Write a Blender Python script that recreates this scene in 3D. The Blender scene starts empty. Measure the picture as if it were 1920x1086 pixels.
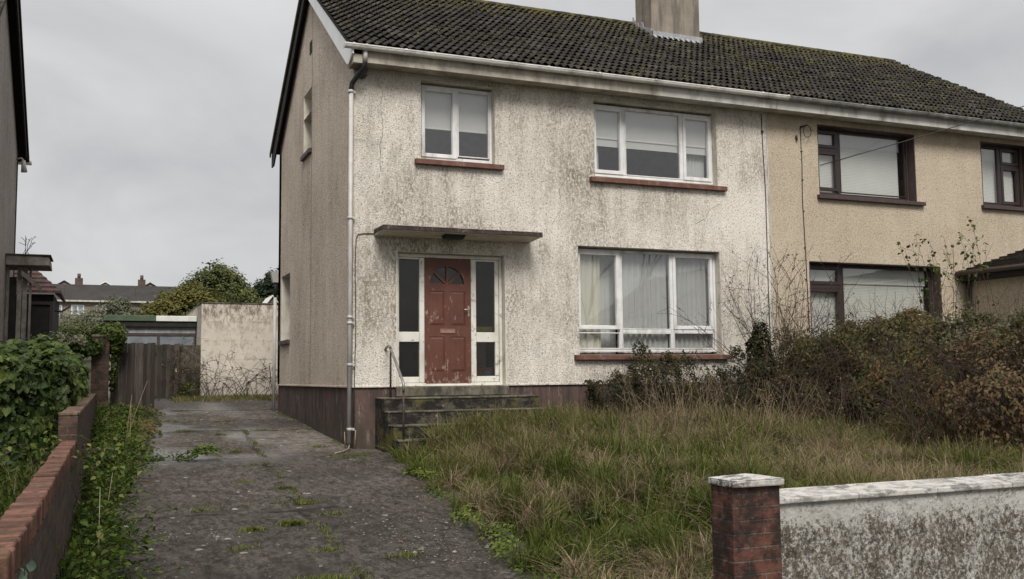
import bpy, math, random
import numpy as np
from mathutils import Vector, Matrix, noise as mnoise

# ------------------------------------------------------------------ camera, world, sun, exposure
S = bpy.context.scene
C = S.collection
cam_d = bpy.data.cameras.new("camera")
cam = bpy.data.objects.new("camera", cam_d)
C.objects.link(cam)
cam_d.sensor_width = 36
cam_d.lens = 1850 * 36 / 1920
cam_d.clip_end = 2000
def _cam():
    yaw, pitch, roll = [math.radians(a) for a in (22.49, 5.02, -.61)]
    f = Vector((math.sin(yaw) * math.cos(pitch), math.cos(yaw) * math.cos(pitch), math.sin(pitch)))
    r = Vector((math.cos(yaw), -math.sin(yaw), 0))
    u = r.cross(f)
    c, s = math.cos(roll), math.sin(roll)
    r2, u2 = c * r + s * u, -s * r + c * u
    m = Matrix((r2, u2, -f)).transposed().to_4x4()
    m.translation = (0, 0, 1.65)
    cam.matrix_world = m
_cam()
S.camera = cam

SUN_EL, SUN_AZ = math.radians(48), math.radians(192)   # azimuth measured from +Y towards +X
w = bpy.data.worlds.new("World"); S.world = w; w.use_nodes = True
def world():
    nt = w.node_tree; nt.nodes.clear(); L = nt.links.new
    out = nt.nodes.new('ShaderNodeOutputWorld')
    bg = nt.nodes.new('ShaderNodeBackground'); bg2 = nt.nodes.new('ShaderNodeBackground')
    add = nt.nodes.new('ShaderNodeAddShader')
    sky = nt.nodes.new('ShaderNodeTexSky'); sky.sky_type = 'NISHITA'; sky.sun_disc = False
    sky.sun_elevation = SUN_EL; sky.sun_rotation = SUN_AZ; sky.air_density = 1.0; sky.dust_density = 3
    hs = nt.nodes.new('ShaderNodeHueSaturation'); hs.inputs['Saturation'].default_value = .25
    L(sky.outputs[0], hs.inputs['Color']); L(hs.outputs[0], bg.inputs[0]); bg.inputs[1].default_value = .05 * .3
    tc = nt.nodes.new('ShaderNodeTexCoord'); sep = nt.nodes.new('ShaderNodeSeparateXYZ')
    L(tc.outputs['Generated'], sep.inputs[0])
    # project onto a cloud deck
    mx = nt.nodes.new('ShaderNodeMath'); mx.operation = 'MAXIMUM'; L(sep.outputs[2], mx.inputs[0]); mx.inputs[1].default_value = .0
    ad = nt.nodes.new('ShaderNodeMath'); ad.operation = 'ADD'; L(mx.outputs[0], ad.inputs[0]); ad.inputs[1].default_value = .55
    dv = nt.nodes.new('ShaderNodeVectorMath'); dv.operation = 'DIVIDE'
    cb = nt.nodes.new('ShaderNodeCombineXYZ')
    for i in range(3): L(ad.outputs[0], cb.inputs[i])
    L(tc.outputs['Generated'], dv.inputs[0]); L(cb.outputs[0], dv.inputs[1])
    n1 = nt.nodes.new('ShaderNodeTexNoise'); n1.inputs['Scale'].default_value = 3.1; n1.inputs['Detail'].default_value = 6
    n1.inputs['Roughness'].default_value = .5; n1.inputs['Distortion'].default_value = .6
    L(dv.outputs[0], n1.inputs['Vector'])
    rp = nt.nodes.new('ShaderNodeValToRGB')
    rp.color_ramp.elements[0].position = .36; rp.color_ramp.elements[0].color = (.45, .45, .465, 1)
    rp.color_ramp.elements[1].position = .64; rp.color_ramp.elements[1].color = (.60, .60, .60, 1)
    L(n1.outputs['Fac'], rp.inputs[0])
    # overcast luminance: darker at the horizon, brighter overhead (real cloud decks do this)
    gr = nt.nodes.new('ShaderNodeMapRange'); L(sep.outputs[2], gr.inputs[0])
    gr.inputs[1].default_value = .28; gr.inputs[2].default_value = .95; gr.inputs[3].default_value = 1; gr.inputs[4].default_value = 2.2
    mu = nt.nodes.new('ShaderNodeVectorMath'); mu.operation = 'SCALE'
    L(rp.outputs[0], mu.inputs[0]); L(gr.outputs[0], mu.inputs['Scale'])
    L(mu.outputs[0], bg2.inputs[0]); bg2.inputs[1].default_value = .66
    L(bg.outputs[0], add.inputs[0]); L(bg2.outputs[0], add.inputs[1]); L(add.outputs[0], out.inputs[0])
world()
sd = bpy.data.lights.new("sun", 'SUN'); sd.energy = 2.4; sd.angle = math.radians(24); sd.color = (1, .965, .91)
sun = bpy.data.objects.new("sun", sd); C.objects.link(sun)
sun.rotation_euler = (math.pi / 2 - SUN_EL, 0, -SUN_AZ + math.pi)
sun.location = (5, -10, 20)
S.view_settings.view_transform = 'Standard'; S.view_settings.look = 'None'
S.view_settings.gamma = 1; S.view_settings.use_curve_mapping = False
S.view_settings.exposure = 0.52

rng = np.random.default_rng(7)
random.seed(7)

# ------------------------------------------------------------------ node helper
class NT:
    def __init__(s, m):
        s.m = m; m.use_nodes = True; s.t = m.node_tree; s.t.nodes.clear()
        s.out = s.t.nodes.new('ShaderNodeOutputMaterial')
        g = s.t.nodes.new('ShaderNodeNewGeometry'); s.pos = g.outputs['Position']; s.nor = g.outputs['Normal']
    def new(s, ty): return s.t.nodes.new(ty)
    def put(s, sock, v):
        if isinstance(v, bpy.types.NodeSocket): s.t.links.new(v, sock)
        elif isinstance(v, (tuple, list)) and len(v) == 3 and sock.type == 'RGBA': sock.default_value = (*v, 1)
        else: sock.default_value = v
    def map(s, sc=(1, 1, 1), loc=(0, 0, 0), rot=(0, 0, 0), v=None):
        n = s.new('ShaderNodeMapping'); s.put(n.inputs[0], v or s.pos)
        n.inputs['Scale'].default_value = sc; n.inputs['Location'].default_value = loc; n.inputs['Rotation'].default_value = rot
        return n.outputs[0]
    def noise(s, scale, detail=4, rough=.55, v=None, dist=0):
        n = s.new('ShaderNodeTexNoise'); s.put(n.inputs['Vector'], v or s.pos)
        n.inputs['Scale'].default_value = scale; n.inputs['Detail'].default_value = detail
        n.inputs['Roughness'].default_value = rough; n.inputs['Distortion'].default_value = dist
        return n.outputs['Fac']
    def vor(s, scale, v=None, feature='F1', out='Distance', rand=1):
        n = s.new('ShaderNodeTexVoronoi'); n.feature = feature; s.put(n.inputs['Vector'], v or s.pos)
        n.inputs['Scale'].default_value = scale; n.inputs['Randomness'].default_value = rand
        return n.outputs[out]
    def ramp(s, f, st, interp='LINEAR'):
        n = s.new('ShaderNodeValToRGB'); n.color_ramp.interpolation = interp; e = n.color_ramp.elements
        while len(e) > 1: e.remove(e[-1])
        for i, (p, c) in enumerate(st):
            el = e[0] if i == 0 else e.new(p)
            el.position = p
            el.color = (c, c, c, 1) if isinstance(c, (int, float)) else (*c, 1)
        s.put(n.inputs[0], f); return n.outputs[0]
    def mix(s, f, a, b, mode='MIX'):
        n = s.new('ShaderNodeMix'); n.data_type = 'RGBA'; n.blend_type = mode
        s.put(n.inputs[0], f); s.put(n.inputs[6], a); s.put(n.inputs[7], b); return n.outputs[2]
    def math(s, op, a, b=0, c=None, clamp=False):
        n = s.new('ShaderNodeMath'); n.operation = op; n.use_clamp = clamp
        s.put(n.inputs[0], a); s.put(n.inputs[1], b)
        if c is not None: s.put(n.inputs[2], c)
        return n.outputs[0]
    def rng_(s, v, a, b, c=0, d=1):
        n = s.new('ShaderNodeMapRange'); s.put(n.inputs[0], v)
        for i, x in zip((1, 2, 3, 4), (a, b, c, d)): n.inputs[i].default_value = x
        return n.outputs[0]
    def sep(s, v=None):
        n = s.new('ShaderNodeSeparateXYZ'); s.put(n.inputs[0], v or s.pos); return n.outputs
    def comb(s, x, y, z):
        n = s.new('ShaderNodeCombineXYZ')
        for i, q in enumerate((x, y, z)): s.put(n.inputs[i], q)
        return n.outputs[0]
    def bump(s, h, strength=.5, dist=.01, normal=None):
        n = s.new('ShaderNodeBump'); s.put(n.inputs['Height'], h)
        n.inputs['Strength'].default_value = strength; n.inputs['Distance'].default_value = dist
        if normal: s.put(n.inputs['Normal'], normal)
        return n.outputs[0]
    def bsdf(s, col, rough=.8, bump=None, spec=.4, metal=0, trans=None):
        n = s.new('ShaderNodeBsdfPrincipled')
        s.put(n.inputs['Base Color'], col); s.put(n.inputs['Roughness'], rough)
        s.put(n.inputs['Specular IOR Level'], spec); n.inputs['Metallic'].default_value = metal
        if bump: s.put(n.inputs['Normal'], bump)
        o = n.outputs[0]
        if trans is not None:
            t = s.new('ShaderNodeBsdfTranslucent'); s.put(t.inputs[0], col)
            mx = s.new('ShaderNodeMixShader'); mx.inputs[0].default_value = trans
            s.t.links.new(o, mx.inputs[1]); s.t.links.new(t.outputs[0], mx.inputs[2]); o = mx.outputs[0]
        s.t.links.new(o, s.out.inputs[0]); return n
MATS = {}
def material(name):
    def deco(fn):
        m = bpy.data.materials.new(name); fn(NT(m)); MATS[name] = m; return fn
    return deco
def plain(name, col, rough=.7, var=.25, scale=9, bump=.15, spec=.4, metal=0, dirt=None, dirt_amt=.5):
    m = bpy.data.materials.new(name); n = NT(m)
    f = n.noise(scale, 5)
    c = n.mix(n.ramp(f, [(.3, 0), (.7, 1)]), tuple(x * (1 - var) for x in col), tuple(min(1, x * (1 + var * .6)) for x in col))
    if dirt:
        g = n.noise(scale * .6, 7, .7, v=n.map((1, 1, .35), (3, 1, 4)))
        c = n.mix(n.ramp(g, [(.62 - .3 * dirt_amt, 0), (.72, 1)]), c, dirt)
    n.bsdf(c, rough, n.bump(n.noise(scale * 6, 4), bump, .01), spec, metal)
    MATS[name] = m; return m

# ------------------------------------------------------------------ materials
def roughcast(n, base, base2, stain, streak=1.0, dash=30, speck=.5):
    x, y, z = n.sep()
    # wall-plane coordinates so that both faces get streaks running down
    streaks = n.mix(.5, n.noise(1.0, 6, .66, v=n.map((4.2, 4.2, .5))), n.noise(3.0, 6, .7, v=n.map((1, 1, .7), (5, 5, 2))))
    patch = n.noise(.55, 4, .6)
    fine = n.noise(26, 3, .7, v=n.map((1, 1, .55)))
    peb = n.vor(dash * 2.1)
    col = n.mix(n.ramp(n.noise(2.2, 5, .6), [(.3, 0), (.7, 1)]), base, base2)
    col = n.mix(n.ramp(peb, [(.1, 0), (.65, .35)]), col, tuple(c * .5 for c in base))
    # algae: streak * patch * speckle, stronger just under the eaves and low down
    m = n.math('ADD', n.math('MULTIPLY', streaks, 1.0), n.math('MULTIPLY', patch, .8))
    m = n.rng_(m, .78, 1.10, 0, 1)
    sp = n.ramp(fine, [(.40, .0), (.56, 1)])
    a = n.math('MULTIPLY', m, n.math('ADD', n.math('MULTIPLY', sp, .8), .2))
    a = n.math('MULTIPLY', a, streak, clamp=True)
    col = n.mix(a, col, stain)
    sp2 = n.ramp(n.noise(38, 2, .6, v=n.map((1, 1, .8), (9, 2, 5))), [(.55, 0), (.68, 1)])
    col = n.mix(n.math('MULTIPLY', sp2, speck), col, tuple(c * .8 for c in stain))
    h = n.math('ADD', n.math('MULTIPLY', n.ramp(peb, [(0, 1), (.8, 0)]), .45), n.noise(dash * 2.2, 5, .7))
    return col, h
@material('white_roughcast')
def _(n):
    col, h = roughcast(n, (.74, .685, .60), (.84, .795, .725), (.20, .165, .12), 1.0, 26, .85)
    x, y, z = n.sep()
    # green-black run-off under the eaves, under sills and beside the door
    under = n.math('MULTIPLY', n.rng_(z, 5.9, 6.55, 0, 1), n.ramp(n.noise(2.6, 6, .65, v=n.map((1, 1, .5))), [(.36, 0), (.6, 1)]))
    col = n.mix(n.math('MULTIPLY', under, .5, clamp=True), col, (.20, .175, .125))
    # wide dark run-offs at named spots (x centre, half width, z top, z bottom, strength)
    for cx, hw, zt, zb, k in ((3.85, .32, 4.1, 1.3, 1.0), (6.75, .28, 4.0, 1.4, .8), (4.4, 1.0, 5.5, 4.0, .75), (7.2, .8, 6.0, 4.0, .6),
                              (6.3, .5, 6.1, 3.9, .45), (7.1, .2, 3.8, 1.5, .6), (8.9, 1.6, 4.9, 4.0, .5), (3.75, .3, 6.2, 4.2, .6), (5.3,1.1,4.15,3.75,.7)):
        mx = n.rng_(n.math('ABSOLUTE', n.math('SUBTRACT', x, cx), 0), hw, hw * .2, 0, 1)
        mz = n.math('MULTIPLY', n.rng_(z, zb, zb + .6 * (zt - zb), 0, 1), n.rng_(z, zt, zt - .15, 0, 1))
        f = n.math('MULTIPLY', n.math('MULTIPLY', mx, mz), n.ramp(n.noise(5, 6, .7, v=n.map((1.4, 1, .35), (cx, 0, 0))), [(.38, 0), (.62, 1)]))
        f = n.math('MULTIPLY', f, n.ramp(n.noise(24, 3, .7, v=n.map((1, 1, .6), (2, cx, 0))), [(.40, .15), (.56, 1)]))
        col = n.mix(n.math('MULTIPLY', f, k * .85, clamp=True), col, (.17, .15, .105))
    n.bsdf(col, .92, n.bump(h, .7, .02), .2)
@material('side_roughcast')
def _(n):
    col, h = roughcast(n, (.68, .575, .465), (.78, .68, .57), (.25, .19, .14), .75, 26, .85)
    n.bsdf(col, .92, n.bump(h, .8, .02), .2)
@material('grey_roughcast')
def _(n):
    col, h = roughcast(n, (.42, .385, .345), (.50, .46, .42), (.17, .15, .13), .8, 26, .8)
    n.bsdf(col, .92, n.bump(h, .8, .02), .2)
@material('beige_roughcast')
def _(n):
    col, h = roughcast(n, (.54, .45, .34), (.63, .54, .425), (.27, .21, .145), .55, 26, .75)
    x, y, z = n.sep()
    under = n.math('MULTIPLY', n.rng_(z, 6.0, 6.55, 0, 1), n.ramp(n.noise(2.6, 6, .65, v=n.map((1, 1, .5))), [(.3, 0), (.6, 1)]))
    col = n.mix(n.math('MULTIPLY', under, .6, clamp=True), col, (.20, .16, .10))
    n.bsdf(col, .92, n.bump(h, .8, .02), .2)
@material('plinth_paint')
def _(n):
    x, y, z = n.sep()
    col = n.mix(n.ramp(n.noise(3, 6, .7), [(.3, 0), (.7, 1)]), (.070, .043, .037), (.115, .070, .062))
    st = n.noise(1.4, 6, .65, v=n.map((4, 4, .4)))
    col = n.mix(n.ramp(st, [(.44, 0), (.62, .85)]), col, (.030, .026, .020))
    col = n.mix(n.ramp(n.noise(3, 7, .75, v=n.map((3, 3, .7), (7, 3, 1))), [(.56, 0), (.68, .75)]), col, (.30, .24, .22))
    low = n.math('MULTIPLY', n.rng_(z, 1.25, .6, 0, 1), n.ramp(n.noise(4, 5, .6), [(.3, 0), (.6, 1)]))
    col = n.mix(n.math('MULTIPLY', low, .75), col, (.04, .042, .025))
    n.bsdf(col, .75, n.bump(n.noise(22, 6, .7), .5, .01), .3)
@material('tiles')
def _(n):
    a = n.new('ShaderNodeAttribute'); a.attribute_name = 'rnd'
    col = n.ramp(a.outputs['Fac'], [(0, (.012, .010, .0088)), (.5, (.021, .018, .0155)), (.85, (.031, .027, .023)), (1, (.050, .043, .037))])
    col = n.mix(n.ramp(n.noise(7, 6, .7), [(.48, 0), (.78, .6)]), col, (.040, .036, .029))
    x, y, z = n.sep()
    mz = n.ramp(n.noise(.7, 3, .5, v=n.map((1, 1, 1), (3, 3, 3))), [(.45, .15), (.62, 1)])
    moss = n.math('MULTIPLY', n.ramp(n.noise(9, 4, .65), [(.55, 0), (.64, 1)]), mz)
    col = n.mix(n.math('MULTIPLY', moss, .85), col, (.10, .095, .022))
    lich = n.ramp(n.noise(16, 2, .5, v=n.map((1, 1, 1), (5, 0, 2))), [(.72, 0), (.76, 1)])
    col = n.mix(n.math('MULTIPLY', lich, .6), col, (.16, .15, .10))
    top = n.math('MULTIPLY', n.rng_(z, 8.7, 9.3, 0, 1), n.ramp(n.noise(5, 4, .6), [(.45, 0), (.6, 1)]))
    col = n.mix(n.math('MULTIPLY', top, .8), col, (.10, .085, .025))
    n.bsdf(col, .88, n.bump(n.noise(40, 4, .6), .5, .01), .25)
@material('brick')
def _(n):
    x, y, z = n.sep()
    b = n.new('ShaderNodeTexBrick')
    n.put(b.inputs['Vector'], n.comb(n.math('ADD', x, y), z, 0))
    b.inputs['Scale'].default_value = 1; b.inputs['Brick Width'].default_value = .225; b.inputs['Row Height'].default_value = .075
    b.inputs['Mortar Size'].default_value = .005; b.inputs['Mortar Smooth'].default_value = .3; b.inputs['Bias'].default_value = 0
    n.put(b.inputs['Color1'], (.090, .036, .026)); n.put(b.inputs['Color2'], (.15, .062, .042)); n.put(b.inputs['Mortar'], (.13, .11, .088))
    col = n.mix(n.ramp(n.noise(6, 8, .75), [(.44, 0), (.57, .9)]), b.outputs['Color'], (.016, .012, .010))
    col = n.mix(n.ramp(n.noise(14, 5, .7, v=n.map(loc=(4, 4, 4))), [(.62, 0), (.72, .45)]), col, (.22, .18, .15))
    h = n.math('ADD', n.math('MULTIPLY', b.outputs['Fac'], -1.2), n.noise(45, 5, .7))
    n.bsdf(col, .85, n.bump(h, .8, .012), .3)
@material('brick_top')
def _(n):   # headers laid on edge, seen as thin bands along the wall top
    x, y, z = n.sep()
    yy = n.math('ADD', y, n.math('MULTIPLY', n.noise(3, 3), .02))
    b = n.new('ShaderNodeTexBrick')
    n.put(b.inputs['Vector'], n.comb(n.math('ADD', x, 5), yy, 0))
    b.inputs['Scale'].default_value = 1; b.inputs['Brick Width'].default_value = 20; b.inputs['Row Height'].default_value = .075
    b.inputs['Mortar Size'].default_value = .006; b.inputs['Mortar Smooth'].default_value = .3
    n.put(b.inputs['Color1'], (.19, .085, .060)); n.put(b.inputs['Color2'], (.14, .064, .048)); n.put(b.inputs['Mortar'], (.08, .055, .045))
    col = n.mix(n.ramp(n.noise(9, 7, .7), [(.45, 0), (.68, .85)]), b.outputs['Color'], (.055, .036, .03))
    col = n.mix(n.ramp(n.noise(3, 6, .7, v=n.map(loc=(7, 1, 1))), [(.5, 0), (.62, .6)]), col, (.10, .085, .04))
    n.bsdf(col, .85, n.bump(n.math('ADD', n.math('MULTIPLY', b.outputs['Fac'], -1), n.noise(40, 5, .7)), .8, .012), .3)
def cap_mat(n, a, b_, c, moss):
    at = n.new('ShaderNodeAttribute'); at.attribute_name = 'rnd'
    col = n.ramp(at.outputs['Fac'], [(0, a), (.6, b_), (1, c)])
    col = n.mix(n.ramp(n.noise(13, 8, .8), [(.46, 0), (.60, .85)]), col, (.045, .030, .025))
    col = n.mix(n.ramp(n.noise(5, 6, .7, v=n.map(loc=(7, 1, 1))), [(.55, 0), (.66, .6 * moss)]), col, (.08, .075, .025))
    n.bsdf(col, .88, n.bump(n.noise(60, 6, .75), .8, .008), .2)
@material('capping_brick')
def _(n): cap_mat(n, (.085, .042, .030), (.145, .068, .048), (.20, .10, .073), .7)
@material('old_capping')
def _(n): cap_mat(n, (.09, .06, .045), (.13, .085, .06), (.17, .12, .085), 1.5)
@material('old_brick')
def _(n):
    x, y, z = n.sep()
    b = n.new('ShaderNodeTexBrick')
    n.put(b.inputs['Vector'], n.comb(n.math('ADD', x, y), z, 0))
    b.inputs['Scale'].default_value = 1; b.inputs['Brick Width'].default_value = .225; b.inputs['Row Height'].default_value = .075
    b.inputs['Mortar Size'].default_value = .006; b.inputs['Mortar Smooth'].default_value = .4
    n.put(b.inputs['Color1'], (.060, .034, .026)); n.put(b.inputs['Color2'], (.10, .060, .043)); n.put(b.inputs['Mortar'], (.10, .085, .068))
    col = n.mix(n.ramp(n.noise(6, 8, .8), [(.42, 0), (.6, .85)]), b.outputs['Color'], (.024, .019, .014))
    n.bsdf(col, .88, n.bump(n.math('ADD', n.math('MULTIPLY', b.outputs['Fac'], -1), n.noise(40, 5, .7)), .6, .012), .3)
@material('mossy_white')
def _(n):     # limewashed garden wall eaten by lichen
    x, y, z = n.sep()
    base = n.mix(n.ramp(n.noise(5, 5), [(.3, 0), (.7, 1)]), (.50, .475, .43), (.62, .60, .56))
    big = n.noise(2.0, 5, .65, v=n.map((1, 1, .5)))
    top = n.rng_(z, .90, .72, -.14, .025)
    m = n.math('ADD', n.math('ADD', n.noise(38, 10, .85, v=n.map((1, 1, .8))), n.math('MULTIPLY', n.math('SUBTRACT', big, .5), .40)), top)
    a = n.ramp(m, [(.485, 0), (.515, 1)])
    a2 = n.ramp(n.math('ADD', n.noise(34, 10, .85, v=n.map(loc=(5, 5, 5))), n.math('MULTIPLY', top, .8)), [(.53, 0), (.56, 1)])
    dk = n.mix(n.ramp(n.noise(14, 6, .75, v=n.map(loc=(3, 0, 1))), [(.40, 0), (.60, 1)]), (.085, .068, .048), (.19, .16, .12))
    col = n.mix(n.math('MULTIPLY', a, .95), base, dk)
    col = n.mix(n.math('MULTIPLY', a2, .85), col, (.045, .038, .030))
    chips = n.ramp(n.noise(20, 8, .8, v=n.map(loc=(8, 2, 5))), [(.57, 0), (.59, 1)])
    col = n.mix(n.math('MULTIPLY', chips, .8), col, (.55, .53, .48))
    n.bsdf(col, .93, n.bump(n.math('ADD', n.noise(42, 6, .8), n.math('MULTIPLY', chips, .6)), 1.0, .025), .2)
@material('coping_paint')
def _(n):
    base = n.mix(n.noise(4, 4), (.38, .36, .33), (.50, .48, .45))
    a = n.ramp(n.noise(15, 7, .78, v=n.map((.6, 1, 1))), [(.46, 0), (.53, 1)])
    big = n.ramp(n.noise(2.2, 4, .6), [(.40, .4), (.6, 1)])
    col = n.mix(n.math('MULTIPLY', a, big), base, (.06, .055, .05))
    n.bsdf(col, .85, n.bump(n.noise(30, 6, .7), .5, .01), .3)
@material('concrete_old')
def _(n):
    x, y, z = n.sep()
    col = n.mix(n.ramp(n.noise(3, 6, .7), [(.3, 0), (.7, 1)]), (.10, .086, .064), (.19, .17, .135))
    col = n.mix(n.ramp(n.noise(5, 7, .72, v=n.map((1, 1, .5), (3, 3, 1))), [(.42, 0), (.58, .9)]), col, (.035, .032, .024))
    col = n.mix(n.ramp(n.noise(2.5, 5, .6, v=n.map(loc=(8, 3, 1))), [(.55, 0), (.65, .6)]), col, (.09, .085, .03))
    n.bsdf(col, .88, n.bump(n.noise(30, 6, .7), .6, .012), .25)
@material('step_riser')
def _(n):
    x, y, z = n.sep()
    col = n.mix(n.ramp(n.noise(3, 6, .7), [(.3, 0), (.7, 1)]), (.055, .046, .035), (.10, .085, .063))
    col = n.mix(n.ramp(n.noise(4, 7, .75, v=n.map((1, 1, 1.4), (1, 9, 4))), [(.40, 0), (.52, .94)]), col, (.011, .010, .009))
    col = n.mix(n.ramp(n.noise(16, 4, .6), [(.63, 0), (.70, .7)]), col, (.26, .23, .20))
    col = n.mix(n.ramp(n.noise(2.3, 5, .6, v=n.map(loc=(8, 3, 1))), [(.56, 0), (.66, .8)]), col, (.10, .09, .02))
    n.bsdf(col, .88, n.bump(n.noise(30, 6, .7), .6, .012), .25)
@material('chimney_render')
def _(n):
    x, y, z = n.sep()
    col = n.mix(n.ramp(n.noise(2.2, 6, .65), [(.3, 0), (.7, 1)]), (.18, .155, .125), (.29, .25, .205))
    col = n.mix(n.ramp(n.noise(1.2, 6, .65, v=n.map((4, 4, .5))), [(.46, 0), (.62, .75)]), col, (.095, .082, .065))
    n.bsdf(col, .9, n.bump(n.noise(30, 6, .7), .6, .012), .25)
@material('rear_wall_paint')
def _(n):
    x, y, z = n.sep()
    col = n.mix(n.ramp(n.noise(1.2, 6, .65), [(.3, 0), (.7, 1)]), (.47, .415, .35), (.62, .565, .49))
    bl = n.math('ABSOLUTE', n.math('SUBTRACT', n.math('FRACT', n.math('DIVIDE', n.math('SUBTRACT', z, 1.17), .49), 0), .5), 0)
    col = n.mix(n.ramp(n.math('ADD', bl, n.math('MULTIPLY', n.noise(6, 3), .03)), [(.50, 0), (.515, .6)]), col, (.22, .17, .13))
    runs = n.math('MULTIPLY', n.rng_(z, 2.75, 3.4, 0, 1), n.ramp(n.noise(13, 8, .8, v=n.map((1, 1, .5))), [(.46, 0), (.56, .9)]))
    col = n.mix(runs, col, (.13, .10, .075))
    col = n.mix(n.ramp(n.noise(9, 6, .75, v=n.map((1, 1, .6))), [(.52, 0), (.62, .65)]), col, (.26, .22, .17))
    n.bsdf(col, .9, n.bump(n.noise(20, 6, .7), .5, .012), .2)
@material('drive_concrete')
def _(n):
    x, y, z = n.sep()
    agg = n.vor(34); agg2 = n.noise(55, 4, .7)
    col = n.mix(n.ramp(n.noise(1.1, 6, .6), [(.3, 0), (.7, 1)]), (.056, .048, .041), (.140, .121, .105))
    col = n.mix(n.ramp(agg2, [(.42, 0), (.62, .7)]), col, (.15, .13, .112))
    col = n.mix(n.ramp(n.noise(13, 9, .85, v=n.map((1, .42, 1), (2, 1, 0))), [(.46, 0), (.56, .8)]), col, (.019, .0155, .0125))
    gz = n.ramp(n.noise(.8, 4, .6, v=n.map(loc=(4, 1, 0))), [(.40, .25), (.6, 1)])
    col = n.mix(n.math('MULTIPLY', gz, n.ramp(n.noise(21, 9, .85, v=n.map((1, .4, 1), (7, 3, 0))), [(.53, 0), (.60, .7)])), col, (.21, .17, .135))
    col = n.mix(n.ramp(n.noise(1.5, 5, .65, v=n.map((1, .6, 1), (3, 8, 0))), [(.48, 0), (.62, .65)]), col, (.042, .036, .030))
    col = n.mix(n.ramp(n.noise(22, 5, .75), [(.52, 0), (.62, .7)]), col, (.028, .025, .023))
    sc = n.ramp(n.noise(2.6, 7, .75, v=n.map((1, .7, 1), (11, 2, 0))), [(.60, 0), (.66, 1)])
    side = n.rng_(x, 1.8, 3.6, .25, 1)
    sc = n.math('MULTIPLY', sc, n.ramp(n.noise(24, 4, .7), [(.40, 0), (.55, 1)]))
    col = n.mix(n.math('MULTIPLY', n.math('MULTIPLY', sc, side), .85), col, (.36, .32, .285))
    bits = n.ramp(n.vor(2.6, v=n.map(loc=(3, 7, 0)), out='Distance'), [(.07, .8), (.10, 0)])
    col = n.mix(bits, col, (.40, .37, .33))
    bay = n.ramp(n.rng_(n.math('ADD', y, n.math('MULTIPLY', n.math('SUBTRACT', n.noise(1.4, 4), .5), .35)), 4, 26), [(0, .80), (.286, .95), (.475, 1.25), (.645, .95), (.736, 1.3), (.845, .9)], 'CONSTANT')
    col = n.mix(1.0, col, bay, 'MULTIPLY')
    joints = None
    for jy, jx0, jx1 in ((14.45, -2, 2.25), (18.2, -2, 9), (20.2, -2, 9), (22.6, -2, 9), (10.3, -2, 2.3)):
        yy = n.math('ADD', y, n.math('MULTIPLY', n.math('SUBTRACT', n.noise(1.4, 4), .5), .35))
        d = n.math('ABSOLUTE', n.math('SUBTRACT', yy, jy), 0)
        k = n.math('MULTIPLY', n.rng_(d, .06, .02, 0, 1), n.math('LESS_THAN', x, jx1))
        if jy < 11: k = n.math('MULTIPLY', k, n.ramp(n.noise(1.9, 4), [(.44, 0), (.56, .8)]))
        joints = k if joints is None else n.math('MAXIMUM', joints, k)
    xx = n.math('ADD', x, n.math('MULTIPLY', n.math('SUBTRACT', n.noise(1.1, 5), .5), .5))
    k = n.math('MULTIPLY', n.rng_(n.math('ABSOLUTE', n.math('SUBTRACT', n.math('SUBTRACT', xx, n.math('MULTIPLY', n.math('SUBTRACT', y, 7), .05)), 1.75), 0), .03, .01, 0, 1), n.ramp(n.noise(2.4, 4), [(.42, 0), (.56, .8)]))
    joints = n.math('MAXIMUM', joints, n.math('MULTIPLY', k, n.math('LESS_THAN', y, 19.0)))
    cr = n.vor(.9, v=n.map((1, .8, 0), (2, 2, 0)), feature='DISTANCE_TO_EDGE')
    joints = n.math('MAXIMUM', joints, n.math('MULTIPLY', n.rng_(n.math('ADD', cr, n.math('MULTIPLY', n.math('SUBTRACT', n.noise(5, 4), .5), .03)), .012, .004, 0, 1), .25))
    mossy = n.mix(n.ramp(n.noise(3, 4), [(.45, 0), (.6, 1)]), (.012, .011, .009), (.05, .055, .018))
    col = n.mix(joints, col, mossy)
    edge = n.math('MULTIPLY', n.rng_(x, 1.0, -.1, 0, 1), n.ramp(n.noise(3, 6, .7), [(.42, 0), (.6, 1)]))
    col = n.mix(n.math('MULTIPLY', edge, .8), col, (.03, .026, .018))
    wet = n.ramp(n.noise(.55, 4, .5, v=n.map((1, .6, 0), (1, 1.5, 0))), [(.42, 0), (.52, 1)])
    wet = n.math('MULTIPLY', wet, n.math('MULTIPLY', n.rng_(y, 13.5, 15.0, 0, 1), n.rng_(x, 2.9, 2.2, 0, 1)))
    col = n.mix(n.math('MULTIPLY', wet, .6), col, (.11, .108, .105))
    worn = n.math('MULTIPLY', n.math('MULTIPLY', n.rng_(x, 2.3, 2.8, 0, 1), n.rng_(n.math('ABSOLUTE', n.math('SUBTRACT', y, 16.6), 0), 2.0, .8, 0, 1)), n.ramp(n.noise(7, 8, .8, v=n.map((.7, 2.2, 1))), [(.45, 0), (.55, 1)]))
    col = n.mix(n.math('MULTIPLY', worn, .7), col, (.30, .265, .225))
    rough = n.math('SUBTRACT', .80, n.math('MULTIPLY', wet, .58))
    h = n.math('ADD', n.math('ADD', n.math('ADD', n.math('MULTIPLY', agg, -.5), agg2), n.math('MULTIPLY', n.noise(9, 6, .7), 2.2)), n.math('MULTIPLY', joints, -3))
    h = n.math('MULTIPLY', h, n.math('SUBTRACT', 1, n.math('MULTIPLY', wet, .75)))
    n.bsdf(col, rough, n.bump(h, .9, .02), n.math('ADD', .14, n.math('MULTIPLY', wet, .4)))
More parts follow.
